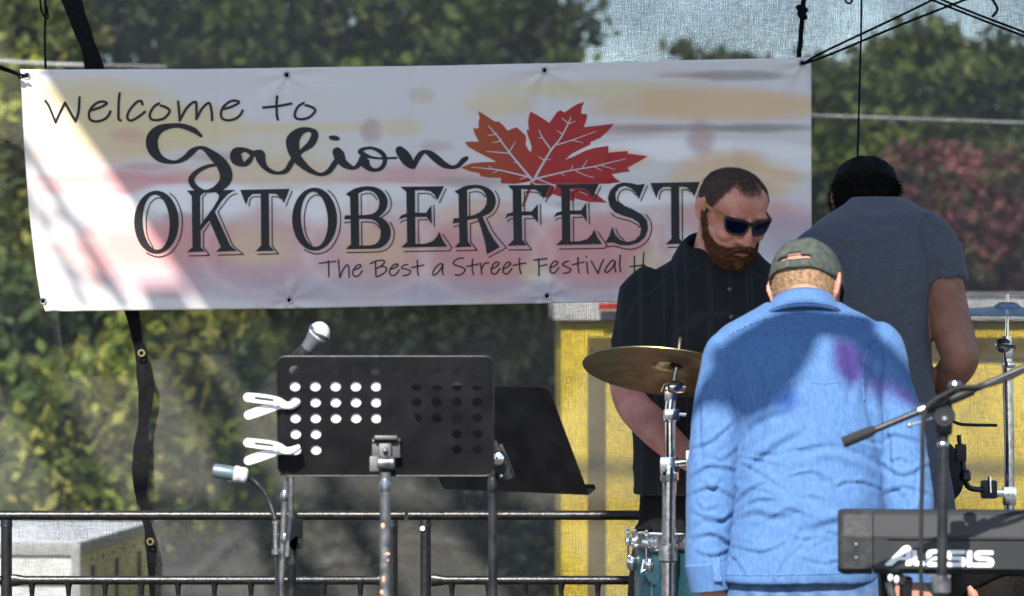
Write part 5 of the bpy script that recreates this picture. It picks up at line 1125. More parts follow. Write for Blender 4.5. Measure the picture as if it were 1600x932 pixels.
def hand_mb(mb, mt, side=1, curl=25):
    """wrist at the origin, fingers towards -Z, thumb on +X * side, palm facing -Y"""
    R3 = mt.to_3x3()
    mb.loft([[mt @ p for p in ring((0, 0, z), (w, 0, 0), (0, d, 0), 16, 2.4)] for z, w, d in ((.02, .027, .020), (-.005, .029, .018), (-.04, .040, .016), (-.075, .043, .015), (-.092, .040, .012))])
    for i, (x, ln) in enumerate(((.031, .072), (.0105, .082), (-.0105, .077), (-.031, .060))):
        p = Vector((x * side, 0, -.085)); a = R(4 + curl * .4); pts = [p + Vector((0, 0, .02)), p]
        for k, f in enumerate((.45, .32, .23)):
            a += R(curl * (1 + .3 * k)) ; p = p + Vector((0, -math.sin(a), -math.cos(a))) * ln * f; pts.append(p)
        mb.tube([mt @ q for q in pts], [.0095, .0093, .0088, .0082, .0070], 10)
    tp = [Vector((.020 * side, -.004, -.018)), Vector((.042 * side, -.012, -.042)), Vector((.055 * side, -.020, -.068)), Vector((.058 * side, -.028, -.092))]
    mb.tube([mt @ q for q in tp], [.014, .012, .0105, .008], 10)
def fuzz(pts, nrms, ln, w, m, name, parent, droop=0.3, jit=.5):
    vs, fs = [], []
    for p, n in zip(pts, nrms):
        d = (n + Vector((random.gauss(0, jit), random.gauss(0, jit), random.gauss(-droop, jit)))).normalized(); s = d.cross(Vector((random.random(), random.random(), random.random()))).normalized() * w
        l = ln * random.uniform(.6, 1.3); o = len(vs); vs += [p - s, p + s, p + d * l]; fs.append((o, o + 1, o + 2))
    o = MB().add(vs, fs).build(name, m, parent, smooth=False, fix=False); return o
def patch(fn, mt, nz=26, na=72, grow=.004, z0=-.117, z1=.117, nseed=0, amp=.002):
    """shell piece over the skull where fn(z, th) > 0; thins to nothing at its edge"""
    g = [[None] * na for _ in range(nz)]; vs, fs = [], []
    for i in range(nz):
        z = z0 + (z1 - z0) * i / (nz - 1)
        for j in range(na):
            th = 2 * math.pi * j / na; f = fn(z, th)
            gg = grow * min(1, max(-1, f * 3)) + amp * noise.noise(Vector((z * 90, th * 9, nseed)))
            g[i][j] = len(vs); vs.append((mt @ head_pt(z, th, gg), f))
    for i in range(nz - 1):
        for j in range(na):
            q = (g[i][j], g[i][(j + 1) % na], g[i + 1][(j + 1) % na], g[i + 1][j])
            if max(vs[k][1] for k in q) > -.15: fs.append(q)
    if z1 > .116: fs.append(tuple(g[nz - 1]))
    mb = MB(); mb.v = [v[0] for v in vs]; mb.f = fs
    return mb, np.clip(np.array([v[1] for v in vs]), 0, 1)
def scatter(fn, mt, n, grow, z0=-.117, z1=.116):
    P_, N_ = [], []; c = mt @ Vector((0, 0, 0)); k = 0
    while len(P_) < n and k < n * 30:
        k += 1; z = random.uniform(z0, z1); th = random.uniform(0, 2 * math.pi)
        if fn(z, th) > random.uniform(0, .25):
            p = mt @ head_pt(z, th, grow); P_.append(p); N_.append((p - c).normalized())
    return P_, N_
def cap_mesh(person, mt, m, opening=True, zrim=.022, peak=.125, tilt=0):
    """baseball cap: crown with a half-round opening over the strap at the back, peak, button"""
    mb = MB(); na, nz = 72, 16; idx = {}
    def rim(th): return zrim + .012 * math.cos(th + math.pi / 2) * -1 * 0 + (.010 if False else 0)
    def surf(z, th):
        f = (z - zrim) / (.128 - zrim)
        w = .0835 * math.sqrt(max(0, 1 - f ** 2.6)); l = .1045 * math.sqrt(max(0, 1 - f ** 2.6)); ct, st_ = math.cos(th), math.sin(th)
        return Vector((w * math.copysign(abs(ct) ** .9, ct), .004 + l * math.copysign(abs(st_) ** .9, st_), z + .0015 * math.cos(6 * th)))
    for i in range(nz + 1):
        z = zrim + (.1275 - zrim) * math.sin(i / nz * math.pi / 2)
        for j in range(na): idx[i, j] = len(mb.v); mb.v.append(mt @ surf(z, 2 * math.pi * j / na))
    for i in range(nz):
        z = zrim + (.1275 - zrim) * math.sin((i + .5) / nz * math.pi / 2)
        for j in range(na):
            th = 2 * math.pi * (j + .5) / na; d = abs((th - math.pi / 2 + math.pi) % (2 * math.pi) - math.pi)
            if opening and d < R(33) and zrim + .018 < z < zrim + .018 + .022 * math.sqrt(max(0, 1 - (d / R(33)) ** 2)): continue
            mb.f.append((idx[i, j], idx[i, (j + 1) % na], idx[i + 1, (j + 1) % na], idx[i + 1, j]))
    mb.f.append(tuple(idx[nz, j] for j in range(na)))
    cp_ = mb.build('cap', m, person, angle=0); so = cp_.modifiers.new('t', 'SOLIDIFY'); so.thickness = .0022; so.offset = 0
    MB().ell(mt @ Vector((0, .004, .1295)), (.007, .007, .004), 12, 8).build('button', m, cp_)
    # peak
    rings = []
    for i in range(17):
        a = R(-90 + (i - 8) * 8.5); x = .084 * math.cos(a); y0 = .004 + .104 * math.sin(a); k = math.cos((i - 8) / 8 * math.pi / 2) ** .55
        yo = y0 - .072 * k - .002; zz = zrim + .004 - .012 * abs((i - 8) / 8) ** 2
        rings.append([mt @ Vector(v) for v in ((x, y0 + .004, zz + .003), (x, (y0 + yo) / 2, zz - .002), (x, yo, zz - .014), (x, yo, zz - .017), (x, (y0 + yo) / 2, zz - .006), (x, y0 + .004, zz - .001))])
    MB().loft(rings).build('peak', m, cp_, angle=50)
    # seams and stitched band
    for j in range(6):
        th = R(30 + 60 * j); MB().tube([mt @ (surf(zrim + .058 + .066 * t, th) * 1.006) for t in np.linspace(0, .98, 8)], .0011, 6).build('seam', m, cp_)
    if opening:
        MB().tube([mt @ (surf(zrim + .018 + .022 * math.sqrt(max(0, 1 - (d / 33) ** 2)), R(90 + d)) * 1.006) for d in np.linspace(-33, 33, 17)], .0018, 6).build('binding', m, cp_)
        MB().bbox(mt @ Vector((.012, .1105, zrim + .0105)), (.012, .004, .021), .001, mt.to_3x3()).build('buckle', m, cp_)
    return cp_
def wrinkle(amp, seed, zlo, zhi, sx=6, sz=26, dirv=(1, 0.35), base=.25):
    """soft cloth folds, strongest between zlo and zhi"""
    def fn(p, n):
        w = base + (1 - base) * max(0, 1 - abs(p.z - (zlo + zhi) / 2) / ((zhi - zlo) * .75))
        u = p.x * sx + p.y * 3; v = p.z * sz * .5 + p.x * sz * .18 * dirv[1]
        a = noise.noise(Vector((u, v, seed))); b = noise.noise(Vector((u * 1.7 + 4, v * 1.9, seed + 3))); rdg = (1 - abs(a)) ** 3 - .35
        return amp * w * (rdg * 1.1 + .45 * b)
    return fn
def finish(name, me, m, person, angle=0):
    move(me, origin(person)); return link(name, me, m, person, None, True, angle, True)
def legs(person, m, x0, D, zhip, spread=.11, hw=.17, dep=.12, lean=0.0, name='trousers'):
    mb = MB()
    mb.loft([ring((x0, D + lean * z, zhip + z), (hw * k, 0, 0), (0, dep * k2, 0), 28, 2.3) for z, k, k2 in ((.10, .93, .92), (.04, 1, 1), (-.06, 1.02, 1.05), (-.14, 1.0, 1.0), (-.20, .9, .9))])
    for s in (-1, 1):
        q = [(s * spread * .75, zhip - .05, .095), (s * spread, zhip - .25, .088), (s * spread * 1.05, zhip * .55, .070), (s * spread * 1.05, zhip * .3, .064), (s * spread * 1.1, .10, .060), (s * spread * 1.1, .045, .062)]
        mb.tube([(x0 + a, D, z) for a, z, r in cr(q, 4)], [r for a, z, r in cr(q, 4)], 18)
    me = remesh(mb, .010, 6); displace(me, wrinkle(.006, 2.2, .2, .6, 5, 30)); o = finish(name, me, m, person)
    for s in (-1, 1):
        MB().loft([ring((x0 + s * spread * 1.12, D - .05 * sg + yy * sg, zz), (w, 0, 0), (0, .012, h), 16, 2.2) if False else ring((x0 + s * spread * 1.12, D + yy, zz), (w, 0, 0), (0, 0, h), 16, 2.4) for sg in (1,) for yy, zz, w, h in ((-.09, .035, .02, .03), (-.07, .045, .042, .043), (0, .05, .045, .048), (.08, .042, .048, .040), (.14, .032, .042, .030), (.165, .025, .018, .02))]).build('shoe', 'shoe', person)
    return o

# ---------------------------------------- bearded man in the black shirt
DBm = 10.2
pb_ = empty('person', (P(1095, 0, DBm).x, DBm, 0), 'bearded man in sunglasses and black short-sleeved shirt looking down beside the banner', 'person')
hm_ = Matrix.Translation(P(1142, 334, DBm - .04)) @ Matrix.Rotation(R(27), 4, 'Z') @ Matrix.Rotation(R(29), 4, 'X') @ Matrix.Rotation(R(2), 4, 'Y') @ Matrix.Diagonal((1.03, .97, .95, 1))
mb = MB(); head_mb(mb, hm_, .006)
limb(mb, [(1122, 455, DBm + .05, 50), (1124, 420, DBm + .04, 47), (1130, 385, DBm + .02, 45), (1134, 355, DBm + .0, 42)])
trunk(mb, [(850, 1092, 70, .085, DBm), (760, 1088, 80, .10, DBm), (640, 1098, 100, .125, DBm), (520, 1108, 110, .125, DBm + .02), (450, 1115, 102, .11, DBm + .04), (420, 1120, 75, .085, DBm + .05)])
limb(mb, [(1015, 470, DBm + .03, 40), (1000, 540, DBm - .01, 37), (988, 600, DBm - .04, 35), (990, 626, DBm - .06, 31), (1006, 650, DBm - .10, 30), (1042, 688, DBm - .18, 26), (1076, 716, DBm - .24, 20), (1086, 723, DBm - .26, 18)])
hnd = Matrix.Translation(P(1086, 723, DBm - .26)) @ Matrix.Rotation(R(-62), 4, 'Y') @ Matrix.Rotation(R(15), 4, 'X')
hand_mb(mb, hnd, 1, 30)
limb(mb, [(1212, 470, DBm + .05, 40), (1235, 560, DBm + .02, 37), (1240, 620, DBm - .03, 34), (1215, 665, DBm - .12, 31), (1190, 700, DBm - .2, 24)])
hand_mb(mb, Matrix.Translation(P(1186, 706, DBm - .21)) @ Matrix.Rotation(R(35), 4, 'Y'), -1, 30)
for s in (-1, 1): limb(mb, [(1092 + s * 50, 830, DBm, 55), (1092 + s * 60, 1000, DBm, 45), (1092 + s * 64, 1200, DBm, 34), (1092 + s * 66, 1370, DBm, 26)])
me = remesh(mb, .0042, 3, .4)
C = co(me); inv = np.array(hm_.inverted()); L = C @ inv[:3, :3].T + inv[:3, 3]      # eye sockets and lips on the face
d = np.zeros(len(C))
for s in (-1, 1): d -= .007 * np.exp(-(((L[:, 0] - s * .032) / .014) ** 2 + ((L[:, 2] - .014) / .010) ** 2)) * (L[:, 1] < -.05)
d -= .003 * np.exp(-((L[:, 0] / .020) ** 2 + ((L[:, 2] + .065) / .0022) ** 2)) * (L[:, 1] < -.06)
for s in (-1, 1): d -= .006 * np.exp(-(((L[:, 1] - .006) / .008) ** 2 + ((L[:, 2] - .0) / .012) ** 2)) * (L[:, 0] * s > .074)
setco(me, C + nrm(me) * d[:, None]); finish('body', me, 'skin_ruddy', pb_)
# shirt
mb = MB()
trunk(mb, [(772, 1088, 100, .150, DBm), (755, 1088, 98, .150, DBm), (700, 1092, 103, .150, DBm), (620, 1098, 110, .150, DBm), (560, 1104, 116, .150, DBm + .01), (500, 1110, 124, .148, DBm + .02), (450, 1114, 118, .135, DBm + .04), (425, 1118, 98, .115, DBm + .05), (405, 1122, 72, .092, DBm + .05), (390, 1126, 56, .075, DBm + .04)])
limb(mb, [(1038, 440, DBm + .04, 42), (1018, 470, DBm + .03, 52), (1008, 520, DBm + .0, 50), (1002, 570, DBm - .02, 46), (1000, 604, DBm - .03, 45)], 20)
limb(mb, [(1195, 440, DBm + .04, 42), (1212, 470, DBm + .05, 52), (1228, 540, DBm + .03, 50), (1238, 600, DBm + .0, 46)], 20)
me = remesh(mb, .007, 5); displace(me, wrinkle(.009, 9.1, 1.1, 1.5, 7, 16, (1, 1.4), .5)); bvs = bvh_of(me)
shb = finish('shirt', me, 'black_shirt', pb_)
# collar: standing band with two points
def collar_ring(py, cx, hw, dm, yc, tip=0.0):
    rg = []
    for j in range(48):
        t = 2 * math.pi * j / 48; p = P(cx, py, yc) + Vector((hw * yc / F * math.cos(t), dm * math.sin(t), 0))
        p.z += .42 * dm * math.sin(t) - .10 * dm * math.cos(t); d = abs((t - R(296) + math.pi) % (2 * math.pi) - math.pi); p.z -= tip * math.exp(-(d / .45) ** 2) + .035 * math.exp(-(d / .8) ** 2); rg.append(p)
    return rg
MB().loft([collar_ring(412, 1122, 58, .080, DBm + .03), collar_ring(386, 1124, 49, .068, DBm + .03), collar_ring(380, 1123, 51, .072, DBm + .03), collar_ring(390, 1122, 60, .086, DBm + .03, .010), collar_ring(414, 1121, 72, .104, DBm + .025, .028), collar_ring(417, 1121, 70, .100, DBm + .025, .024), collar_ring(412, 1122, 58, .080, DBm + .03)], cap=False).build('collar', 'black_shirt', shb, angle=0)
for path in ([(1136, 440), (1142, 500), (1148, 560), (1152, 640), (1150, 740)], [(1050, 470), (1040, 520), (1040, 590)]):
    pts = drape(bvs, path, .002)
    if len(pts) > 3: MB().tube(pts, .0022, 6).build('seam', 'black_shirt', shb)
btn = mat('button_grey', (.05, .05, .055), .3)
for y in (452, 495, 560):
    pts = drape(bvs, [(1140 + (y - 450) * .06, y), (1141 + (y - 450) * .06, y + 1)], .002)
    if pts: MB().lathe([(.0001, .003), (.004, .003), (.0055, .002), (.0055, 0)], pts[0] + Vector((0, -.001, 0)), (0, -1, .1), 14).build('button', btn, shb)
# the sleeve hem
MB().tube([P(1001, 604, DBm - .03) + Vector((U(47, DBm) * math.cos(a), U(47, DBm) * math.sin(a), -.006 * math.cos(a))) for a in np.linspace(0, 2 * math.pi, 33)], .0035, 6, cap=False).build('sleeve_hem', 'black_shirt', shb)
legs(pb_, 'black_cloth', P(1095, 0, DBm).x, DBm, P(0, 800, DBm).z, .10, .155, .12)
# short hair, beard
def hair_f(z, th):
    fr = -math.sin(th)                                   # 1 = face, -1 = back
    line = .080 - .010 * math.cos(th * 2) if fr > .55 else (.035 if fr > .30 else (-.035 if fr > -.2 else -.06))
    if fr > .0: line = np.interp(fr, [0, .2, .4, .6, .75, .88, 1], [-.025, .004, .040, .076, .094, .087, .080])
    else: line = np.interp(fr, [-1, -.3, -.05, 0], [-.062, -.050, -.020, -.025])
    return (z - line) / .03
hb, _ = patch(lambda z, th: hair_f(z, th) + .22 * noise.noise(Vector((math.cos(th) * 9, math.sin(th) * 9, z * 90))), hm_, 60, 150, .0018, -.09, .1165, 4, .0008); ho = hb.build('hair', 'buzz', pb_, angle=0); colour(ho.data, np.repeat(_[:, None] * .75, 3, 1))
a_, b_ = scatter(hair_f, hm_, 5200, .0015); fuzz(a_, b_, .005, .0006, 'hair_brown', 'stubble', ho, .1, .45)
def beard_f(z, th):
    fr = -math.sin(th)
    if fr < -.05: return -1
    top = np.interp(fr, [-.05, .1, .3, .6, .8, 1], [.012, .006, -.036, -.050, -.052, -.047])
    f = min((top - z) / .02, (fr + .05) / .12)
    if fr > .9 and -.073 < z < -.060: f = min(f, (abs(math.cos(th)) - .26) / .2)      # mouth
    return f
bb, _ = patch(beard_f, hm_, 44, 96, .0085, -.117, .02, 8, .004); bo = bb.build('beard', 'beard_fringe', pb_, angle=0); colour(bo.data, np.repeat(_[:, None], 3, 1))
a_, b_ = scatter(beard_f, hm_, 6500, .0065, -.117, .02); fuzz(a_, b_, .009, .0007, 'beard', 'whiskers', bo, .55, .45)
mb = MB()
for s in (-1, 1): mb.tube([hm_ @ Vector(v) for v in ((0, -.107, -.049), (s * .014, -.107, -.050), (s * .028, -.100, -.058), (s * .036, -.092, -.072))], [.005, .0065, .006, .005], 10)
mb.tube([hm_ @ Vector(v) for v in ((0, -.102, -.082), (0, -.103, -.092), (0, -.100, -.102))], [.009, .014, .015], 12)
me = remesh(mb, .003, 4); displace(me, lambda p, n: .002 * noise.noise(p * 160)); mo_ = finish('moustache', me, 'beard', pb_)
vv_ = [v.co + pb_.location for v in me.vertices]; nn_ = [v.normal.copy() for v in me.vertices]; id_ = random.sample(range(len(vv_)), min(1500, len(vv_))); fuzz([vv_[i] for i in id_], [nn_[i] for i in id_], .008, .0006, 'beard', 'whiskers', mo_, .8, .4)
lip = mat('lip', (.36, .13, .11), .4, var=.1)
MB().tube([hm_ @ Vector(v) for v in ((-.022, -.098, -.068), (-.010, -.1055, -.0655), (0, -.107, -.0665), (.010, -.1055, -.0655), (.022, -.098, -.068))], [.002, .0045, .005, .0045, .002], 8).build('lip', lip, pb_)
# sunglasses
sg = MB(); T_ = lambda v: hm_ @ Vector(v)
def lens_out(s, g=0.0): return [(s * (.034 + (.0265 + g) * x), .012 + (.0180 + g) * y) for x, y in ((-.86, .82), (-.4, 1), (.3, 1.02), (.9, .98), (1.0, .7), (.92, .0), (.72, -.7), (.35, -.98), (-.2, -1.0), (-.6, -.85), (-.85, -.3), (-.92, .35))]
def gp(q): return T_((q[0], -.108 + 6.0 * q[0] ** 2 - .0, q[1]))
frame = MB()
for s in (-1, 1):
    frame.tube([gp(q) for q in [tuple(a) for a in cr(lens_out(s, .002) + lens_out(s, .002)[:1], 3)]], .0031, 8, cap=False)
frame.tube([gp((-.011, .022)), gp((0, .025)), gp((.011, .022))], .0035, 8); frame.tube([gp((-.062, .029)), gp((-.03, .0315)), gp((-.011, .028)), gp((0, .0262)), gp((.011, .028)), gp((.03, .0315)), gp((.062, .029))], .0034, 8)
fo = frame.build('sunglasses', 'black_plastic', pb_)
for s in (-1, 1):
    MB().plate(lens_out(s), [], lambda q: gp(q), hm_.to_3x3() @ Vector((0, .0015, 0))).build('lens', 'lens', fo, smooth=False)
    A = Vector((s * .067, -.082, .026)); B = Vector((s * .0805, .012, .024)); Cc = Vector((s * .080, .034, .004))
    MB().loft([[T_(p + Vector((0, 0, dz)) + Vector((s * dx, 0, 0))) for dx, dz in ((.002, h), (.002, -h), (-.002, -h), (-.002, h))] for p, h in ((A, .0068), (A * .5 + B * .5, .0055), (B, .0048), (Cc, .0040))]).build('temple', 'amber', fo, smooth=False)

# ---------------------------------------- man in the denim shirt, seen from behind
DD = 9.3
pd = empty('person', (P(1260, 0, DD).x, DD, 0), 'man in a light blue denim shirt and grey cap with his back turned, head bowed', 'person')
hd = Matrix.Translation(P(1261, 458, DD + .19)) @ Matrix.Rotation(R(-7), 4, 'Y') @ Matrix.Rotation(R(159), 4, 'Z') @ Matrix.Rotation(R(30), 4, 'X') @ Matrix.Scale(1.0, 4)
mb = MB(); head_mb(mb, hd, .004)
limb(mb, [(1256, 530, DD + .08, 38), (1256, 490, DD + .12, 37), (1258, 465, DD + .15, 37), (1260, 445, DD + .18, 38)])
trunk(mb, [(960, 1258, 112, .10, DD - .02), (850, 1260, 112, .10, DD - .02), (700, 1262, 116, .10, DD + .0), (580, 1256, 130, .10, DD + .04), (520, 1256, 120, .09, DD + .07), (490, 1256, 70, .06, DD + .09)])
limb(mb, [(1150, 550, DD + .06, 26), (1130, 600, DD + .03, 26), (1118, 720, DD - .01, 25), (1108, 850, DD - .04, 22), (1112, 915, DD - .05, 19)])
hand_mb(mb, Matrix.Translation(P(1114, 918, DD - .05)) @ Matrix.Rotation(R(-4), 4, 'Y'), 1, 18)
limb(mb, [(1370, 545, DD + .06, 26), (1386, 600, DD + .03, 26), (1410, 720, DD - .03, 25), (1423, 850, DD - .12, 21), (1424, 902, DD - .15, 19)])
hand_mb(mb, Matrix.Translation(P(1424, 903, DD - .15)) @ Matrix.Rotation(R(6), 4, 'Y') @ Matrix.Rotation(R(165), 4, 'Z'), -1, 22)
for s in (-1, 1): limb(mb, [(1260 + s * 55, 900, DD - .02, 58), (1260 + s * 66, 1100, DD - .02, 48), (1260 + s * 70, 1250, DD - .02, 36), (1260 + s * 72, 1440, DD - .02, 27)])
me = remesh(mb, .005, 3, .4); finish('body', me, 'skin_pale', pd)
def creases(me, lines, amp, sig):
    """pinched folds drawn along lines of photograph pixels: a raised crest with a hollow under it"""
    C = co(me); nn = nrm(me); q = np.stack([800 + C[:, 0] / C[:, 1] * F, 466 - (C[:, 2] - CZ) / C[:, 1] * F], 1); dd = np.zeros(len(C))
    for ln in lines:
        k = ln[0]; pp = np.array(cr(ln[1:], 6)); best = np.full(len(C), 1e9); sgn = np.zeros(len(C)); tt = np.zeros(len(C)); n = len(pp) - 1
        for i in range(n):
            a, b = pp[i], pp[i + 1]; ab = b - a; t = np.clip(((q - a) @ ab) / (ab @ ab), 0, 1); pr = a + t[:, None] * ab; d = np.hypot(*(q - pr).T)
            s = np.sign(ab[0] * (q[:, 1] - a[1]) - ab[1] * (q[:, 0] - a[0])); m = d < best; best[m] = d[m]; sgn[m] = s[m]; tt[m] = (i + t[m]) / n
        env = np.clip(np.sin(np.pi * np.clip(tt * .96 + .02, 0, 1)), 0, 1) ** .6; u = best * sgn
        dd += k * amp * env * (np.exp(-((u + sig * .6) / sig) ** 2) - 1.15 * np.exp(-((u - sig * .75) / (sig * .8)) ** 2))
    dd *= (nn[:, 1] < .25)
    setco(me, C + nn * dd[:, None])
mb = MB()
trunk(mb, [(908, 1252, 131, .150, DD - .03), (890, 1254, 130, .150, DD - .03), (850, 1258, 127, .146, DD - .02), (780, 1262, 123, .142, DD - .01), (700, 1264, 124, .140, DD + .01), (640, 1261, 130, .140, DD + .03), (580, 1256, 141, .138, DD + .05), (535, 1254, 144, .128, DD + .07), (512, 1256, 128, .115, DD + .09), (494, 1257, 100, .098, DD + .10), (482, 1256, 76, .086, DD + .11), (472, 1254, 58, .076, DD + .12)], 2.1)
me = remesh(mb, .0052, 4)
w1 = wrinkle(.0060, 5.3, .85, 1.12, 4.2, 34, (1, 1.0), .12)
displace(me, lambda p, n: w1(p, n) + .0010 * noise.noise(p * 38) + .004 * noise.noise(Vector((p.x * 7, p.z * 3, 4))))
creases(me, [(1.3, (1142, 772), (1165, 735), (1205, 700), (1250, 672)), (.9, (1150, 690), (1185, 655), (1230, 640)), (1.1, (1390, 745), (1350, 720), (1300, 705), (1255, 715)), (1.2, (1375, 560), (1362, 620), (1375, 680), (1388, 740)),
             (.8, (1180, 560), (1200, 620), (1195, 690)), (.9, (1138, 818), (1175, 800), (1215, 806), (1250, 795)), (.9, (1260, 825), (1310, 812), (1360, 820)), (.7, (1330, 540), (1338, 590), (1330, 640))], .0050, 7.5)
creases(me, [(1, (1385, 700), (1345, 690), (1310, 670)), (.9, (1140, 852), (1190, 862), (1230, 846)), (.8, (1240, 868), (1290, 880), (1330, 868)), (1, (1145, 790), (1170, 765), (1200, 752)), (1, (1150, 800), (1180, 782), (1215, 780)), (.9, (1300, 760), (1340, 752), (1380, 765)), (.9, (1230, 745), (1265, 738), (1290, 748)), (.8, (1230, 830), (1250, 842), (1290, 838))], .0044, 3.6)
rs_ = random.Random(11)
for k in range(26):
    x, y, a, l = rs_.uniform(1145, 1370), rs_.uniform(690, 890), R(rs_.gauss(-8, 26)), rs_.uniform(18, 46)
    creases(me, [(rs_.uniform(.5, 1.2), (x - l * math.cos(a), y - l * math.sin(a)), (x, y + rs_.uniform(-5, 5)), (x + l * math.cos(a), y + l * math.sin(a)))], .0026, rs_.uniform(2.4, 4.5))
bvd = bvh_of(me)
shd = finish('shirt', me, 'denim', pd)
for nm_, pts, lines in (('sleeve', [(1165, 528, DD + .08, 22), (1143, 552, DD + .06, 40), (1131, 600, DD + .03, 42), (1120, 680, DD + .0, 42), (1113, 760, DD - .02, 41), (1108, 840, DD - .04, 37), (1106, 880, DD - .05, 34), (1108, 912, DD - .05, 30)],
        [(1, (1080, 700), (1110, 690), (1145, 660)), (1.2, (1078, 745), (1110, 728), (1150, 735)), (1.2, (1080, 770), (1115, 762), (1148, 778)), (1.2, (1085, 800), (1120, 815), (1146, 800)), (1.1, (1082, 840), (1115, 835), (1140, 850)), (1, (1088, 862), (1115, 868), (1140, 858)), (.8, (1100, 600), (1096, 660), (1100, 720))]),
        ('sleeve', [(1355, 518, DD + .08, 22), (1372, 540, DD + .06, 39), (1384, 600, DD + .03, 41), (1400, 660, DD + .0, 42), (1413, 740, DD - .04, 41), (1420, 800, DD - .08, 38), (1424, 860, DD - .12, 31), (1425, 905, DD - .15, 27)],
        [(1, (1370, 690), (1400, 680), (1440, 690)), (1.2, (1372, 720), (1410, 742), (1450, 725)), (1.2, (1380, 770), (1410, 760), (1452, 772)), (1, (1440, 730), (1432, 780), (1420, 800)), (.8, (1365, 560), (1362, 620), (1372, 680)), (1, (1385, 640), (1392, 700), (1398, 760))])):
    mb = MB(); limb(mb, pts, 24)
    me = remesh(mb, .0055, 4)
    displace(me, lambda p, n: .004 * noise.noise(Vector((p.x * 9, p.y * 9, p.z * 11))) + .001 * noise.noise(p * 38)); creases(me, lines, .0050, 4.6); creases(me, [(random.uniform(.5, 1.2), (x, y), (x + random.uniform(10, 20), y + random.uniform(-14, 14)), (x + random.uniform(25, 45), y + random.uniform(-22, 22))) for x, y in [(pts[3][0] + random.uniform(-40, 20), random.uniform(640, 880)) for k in range(7)]], .0036, 4.4)
    so_ = finish(nm_, me, 'denim', shd)
def seam(paths, r, m, parent, name='seam', bv=bvd):
    for path in paths:
        pts = drape(bv, path, r, 8, r * .35)
        if len(pts) > 3: MB().tube(pts, r, 6).build(name, m, parent)
seam([[(1140, 524), (1180, 505), (1230, 493), (1275, 489), (1330, 496), (1385, 514)]], .0032, 'denim_seam', shd)
seam([[(1141, 528), (1180, 509), (1230, 497), (1275, 493), (1330, 500), (1383, 518)]], .0010, 'denim_seam', shd, 'stitching')
seam([[(1384, 512), (1366, 528), (1352, 556), (1347, 590), (1350, 625)], [(1128, 540), (1140, 580), (1148, 620), (1155, 650)]], .0024, 'denim_seam', shd)
seam([[(1128, 898), (1180, 899), (1250, 898), (1330, 896)]], .0014, 'denim_seam', shd, 'stitching')
seam([[(1266, 598), (1290, 600), (1310, 598)]], .0010, 'denim_seam', shd, 'stitching')
# collar
def cring(py, cx, hw, dm, yc, slope=0.0, fwd=0.0): return [p + Vector((0, 0, slope * (p.x - P(cx, py, yc).x) - fwd * (p.y - yc + dm))) for p in ring(P(cx, py, yc), (hw * yc / F, 0, 0), (0, dm, 0), 40, 2.1)]
MB().loft([cring(476, 1254, 57, .088, DD + .125, 0, .3), cring(455, 1254, 48, .092, DD + .135, -.0, .42), cring(449, 1254, 50, .096, DD + .135, 0, .42), cring(454, 1254, 54, .102, DD + .130, 0, .42), cring(466, 1254, 62, .112, DD + .122, 0, .42), cring(477, 1254, 74, .120, DD + .115, 0, .40), cring(481, 1254, 70, .108, DD + .115, 0, .38), cring(476, 1254, 57, .088, DD + .125, 0, .3)], cap=False).build('collar', 'denim', shd, angle=0)
MB().tube([p + Vector((0, -.001, 0)) for p in cring(473, 1254, 70.5, .1195, DD + .117, 0, .40)[20:41]], .0012, 6).build('stitching', 'denim_seam', shd)
# cuffs
for cxp, yc, top, bot, r0, r1, tl in ((1107, DD - .05, 878, 922, 35, 31, .10), (1424, DD - .145, 872, 908, 32, 30, -.05)):
    o = MB().loft([cring(top, cxp, r0, U(r0, DD), yc, tl), cring(top + 3, cxp, r0 + 2, U(r0 + 2, DD), yc, tl), cring(bot, cxp + 4, r1 + 1, U(r1 + 1, DD), yc, tl), cring(bot + 1, cxp + 4, r1 - 2, U(r1 - 2, DD), yc, tl), cring(bot - 8, cxp + 4, r1 - 4, U(r1 - 4, DD), yc, tl)], cap=False).build('cuff', 'denim', shd, angle=40)
pkt = P(1120, 890, DD - .105)
MB().bbox(pkt, (.018, .004, .055), .002, Matrix.Rotation(R(-6), 3, 'Y')).build('cuff_placket', 'denim_seam', shd)
jn = legs(pd, 'jeans', P(1260, 0, DD).x, DD - .02, P(0, 940, DD).z, .115, .195, .135, name='jeans')
bvj = None
strap = [(1380, 700), (1388, 760), (1384, 820)]
MB().tube([P(x, y, DD - .02) for x, y in [(1378, 690), (1381, 740), (1379, 800), (1385, 900)]], .006, 8).build('strap', 'black_cloth', shd)  # black tube standing in for the crease shadow between back and right sleeve
def hair_b(z, th):
    fr = -math.sin(th)
    line = np.interp(fr, [-1, -.5, 0, .2, 1], [-.062, -.058, -.022, .02, .08]); return min((z - line) / .03, (.034 - z) / .015)
hb, _ = patch(hair_b, hd, 30, 80, .004, -.09, .1165, 14, .002); ho = hb.build('hair', 'blond_fringe', pd, angle=0); colour(ho.data, np.repeat(_[:, None] * .8, 3, 1))
a_, b_ = scatter(hair_b, hd, 2600, .002, -.09, .05); fuzz(a_, b_, .009, .0006, 'hair_blond', 'strands', ho, .8, .35)
cap_mesh(pd, hd, 'cap_grey', True, .012)

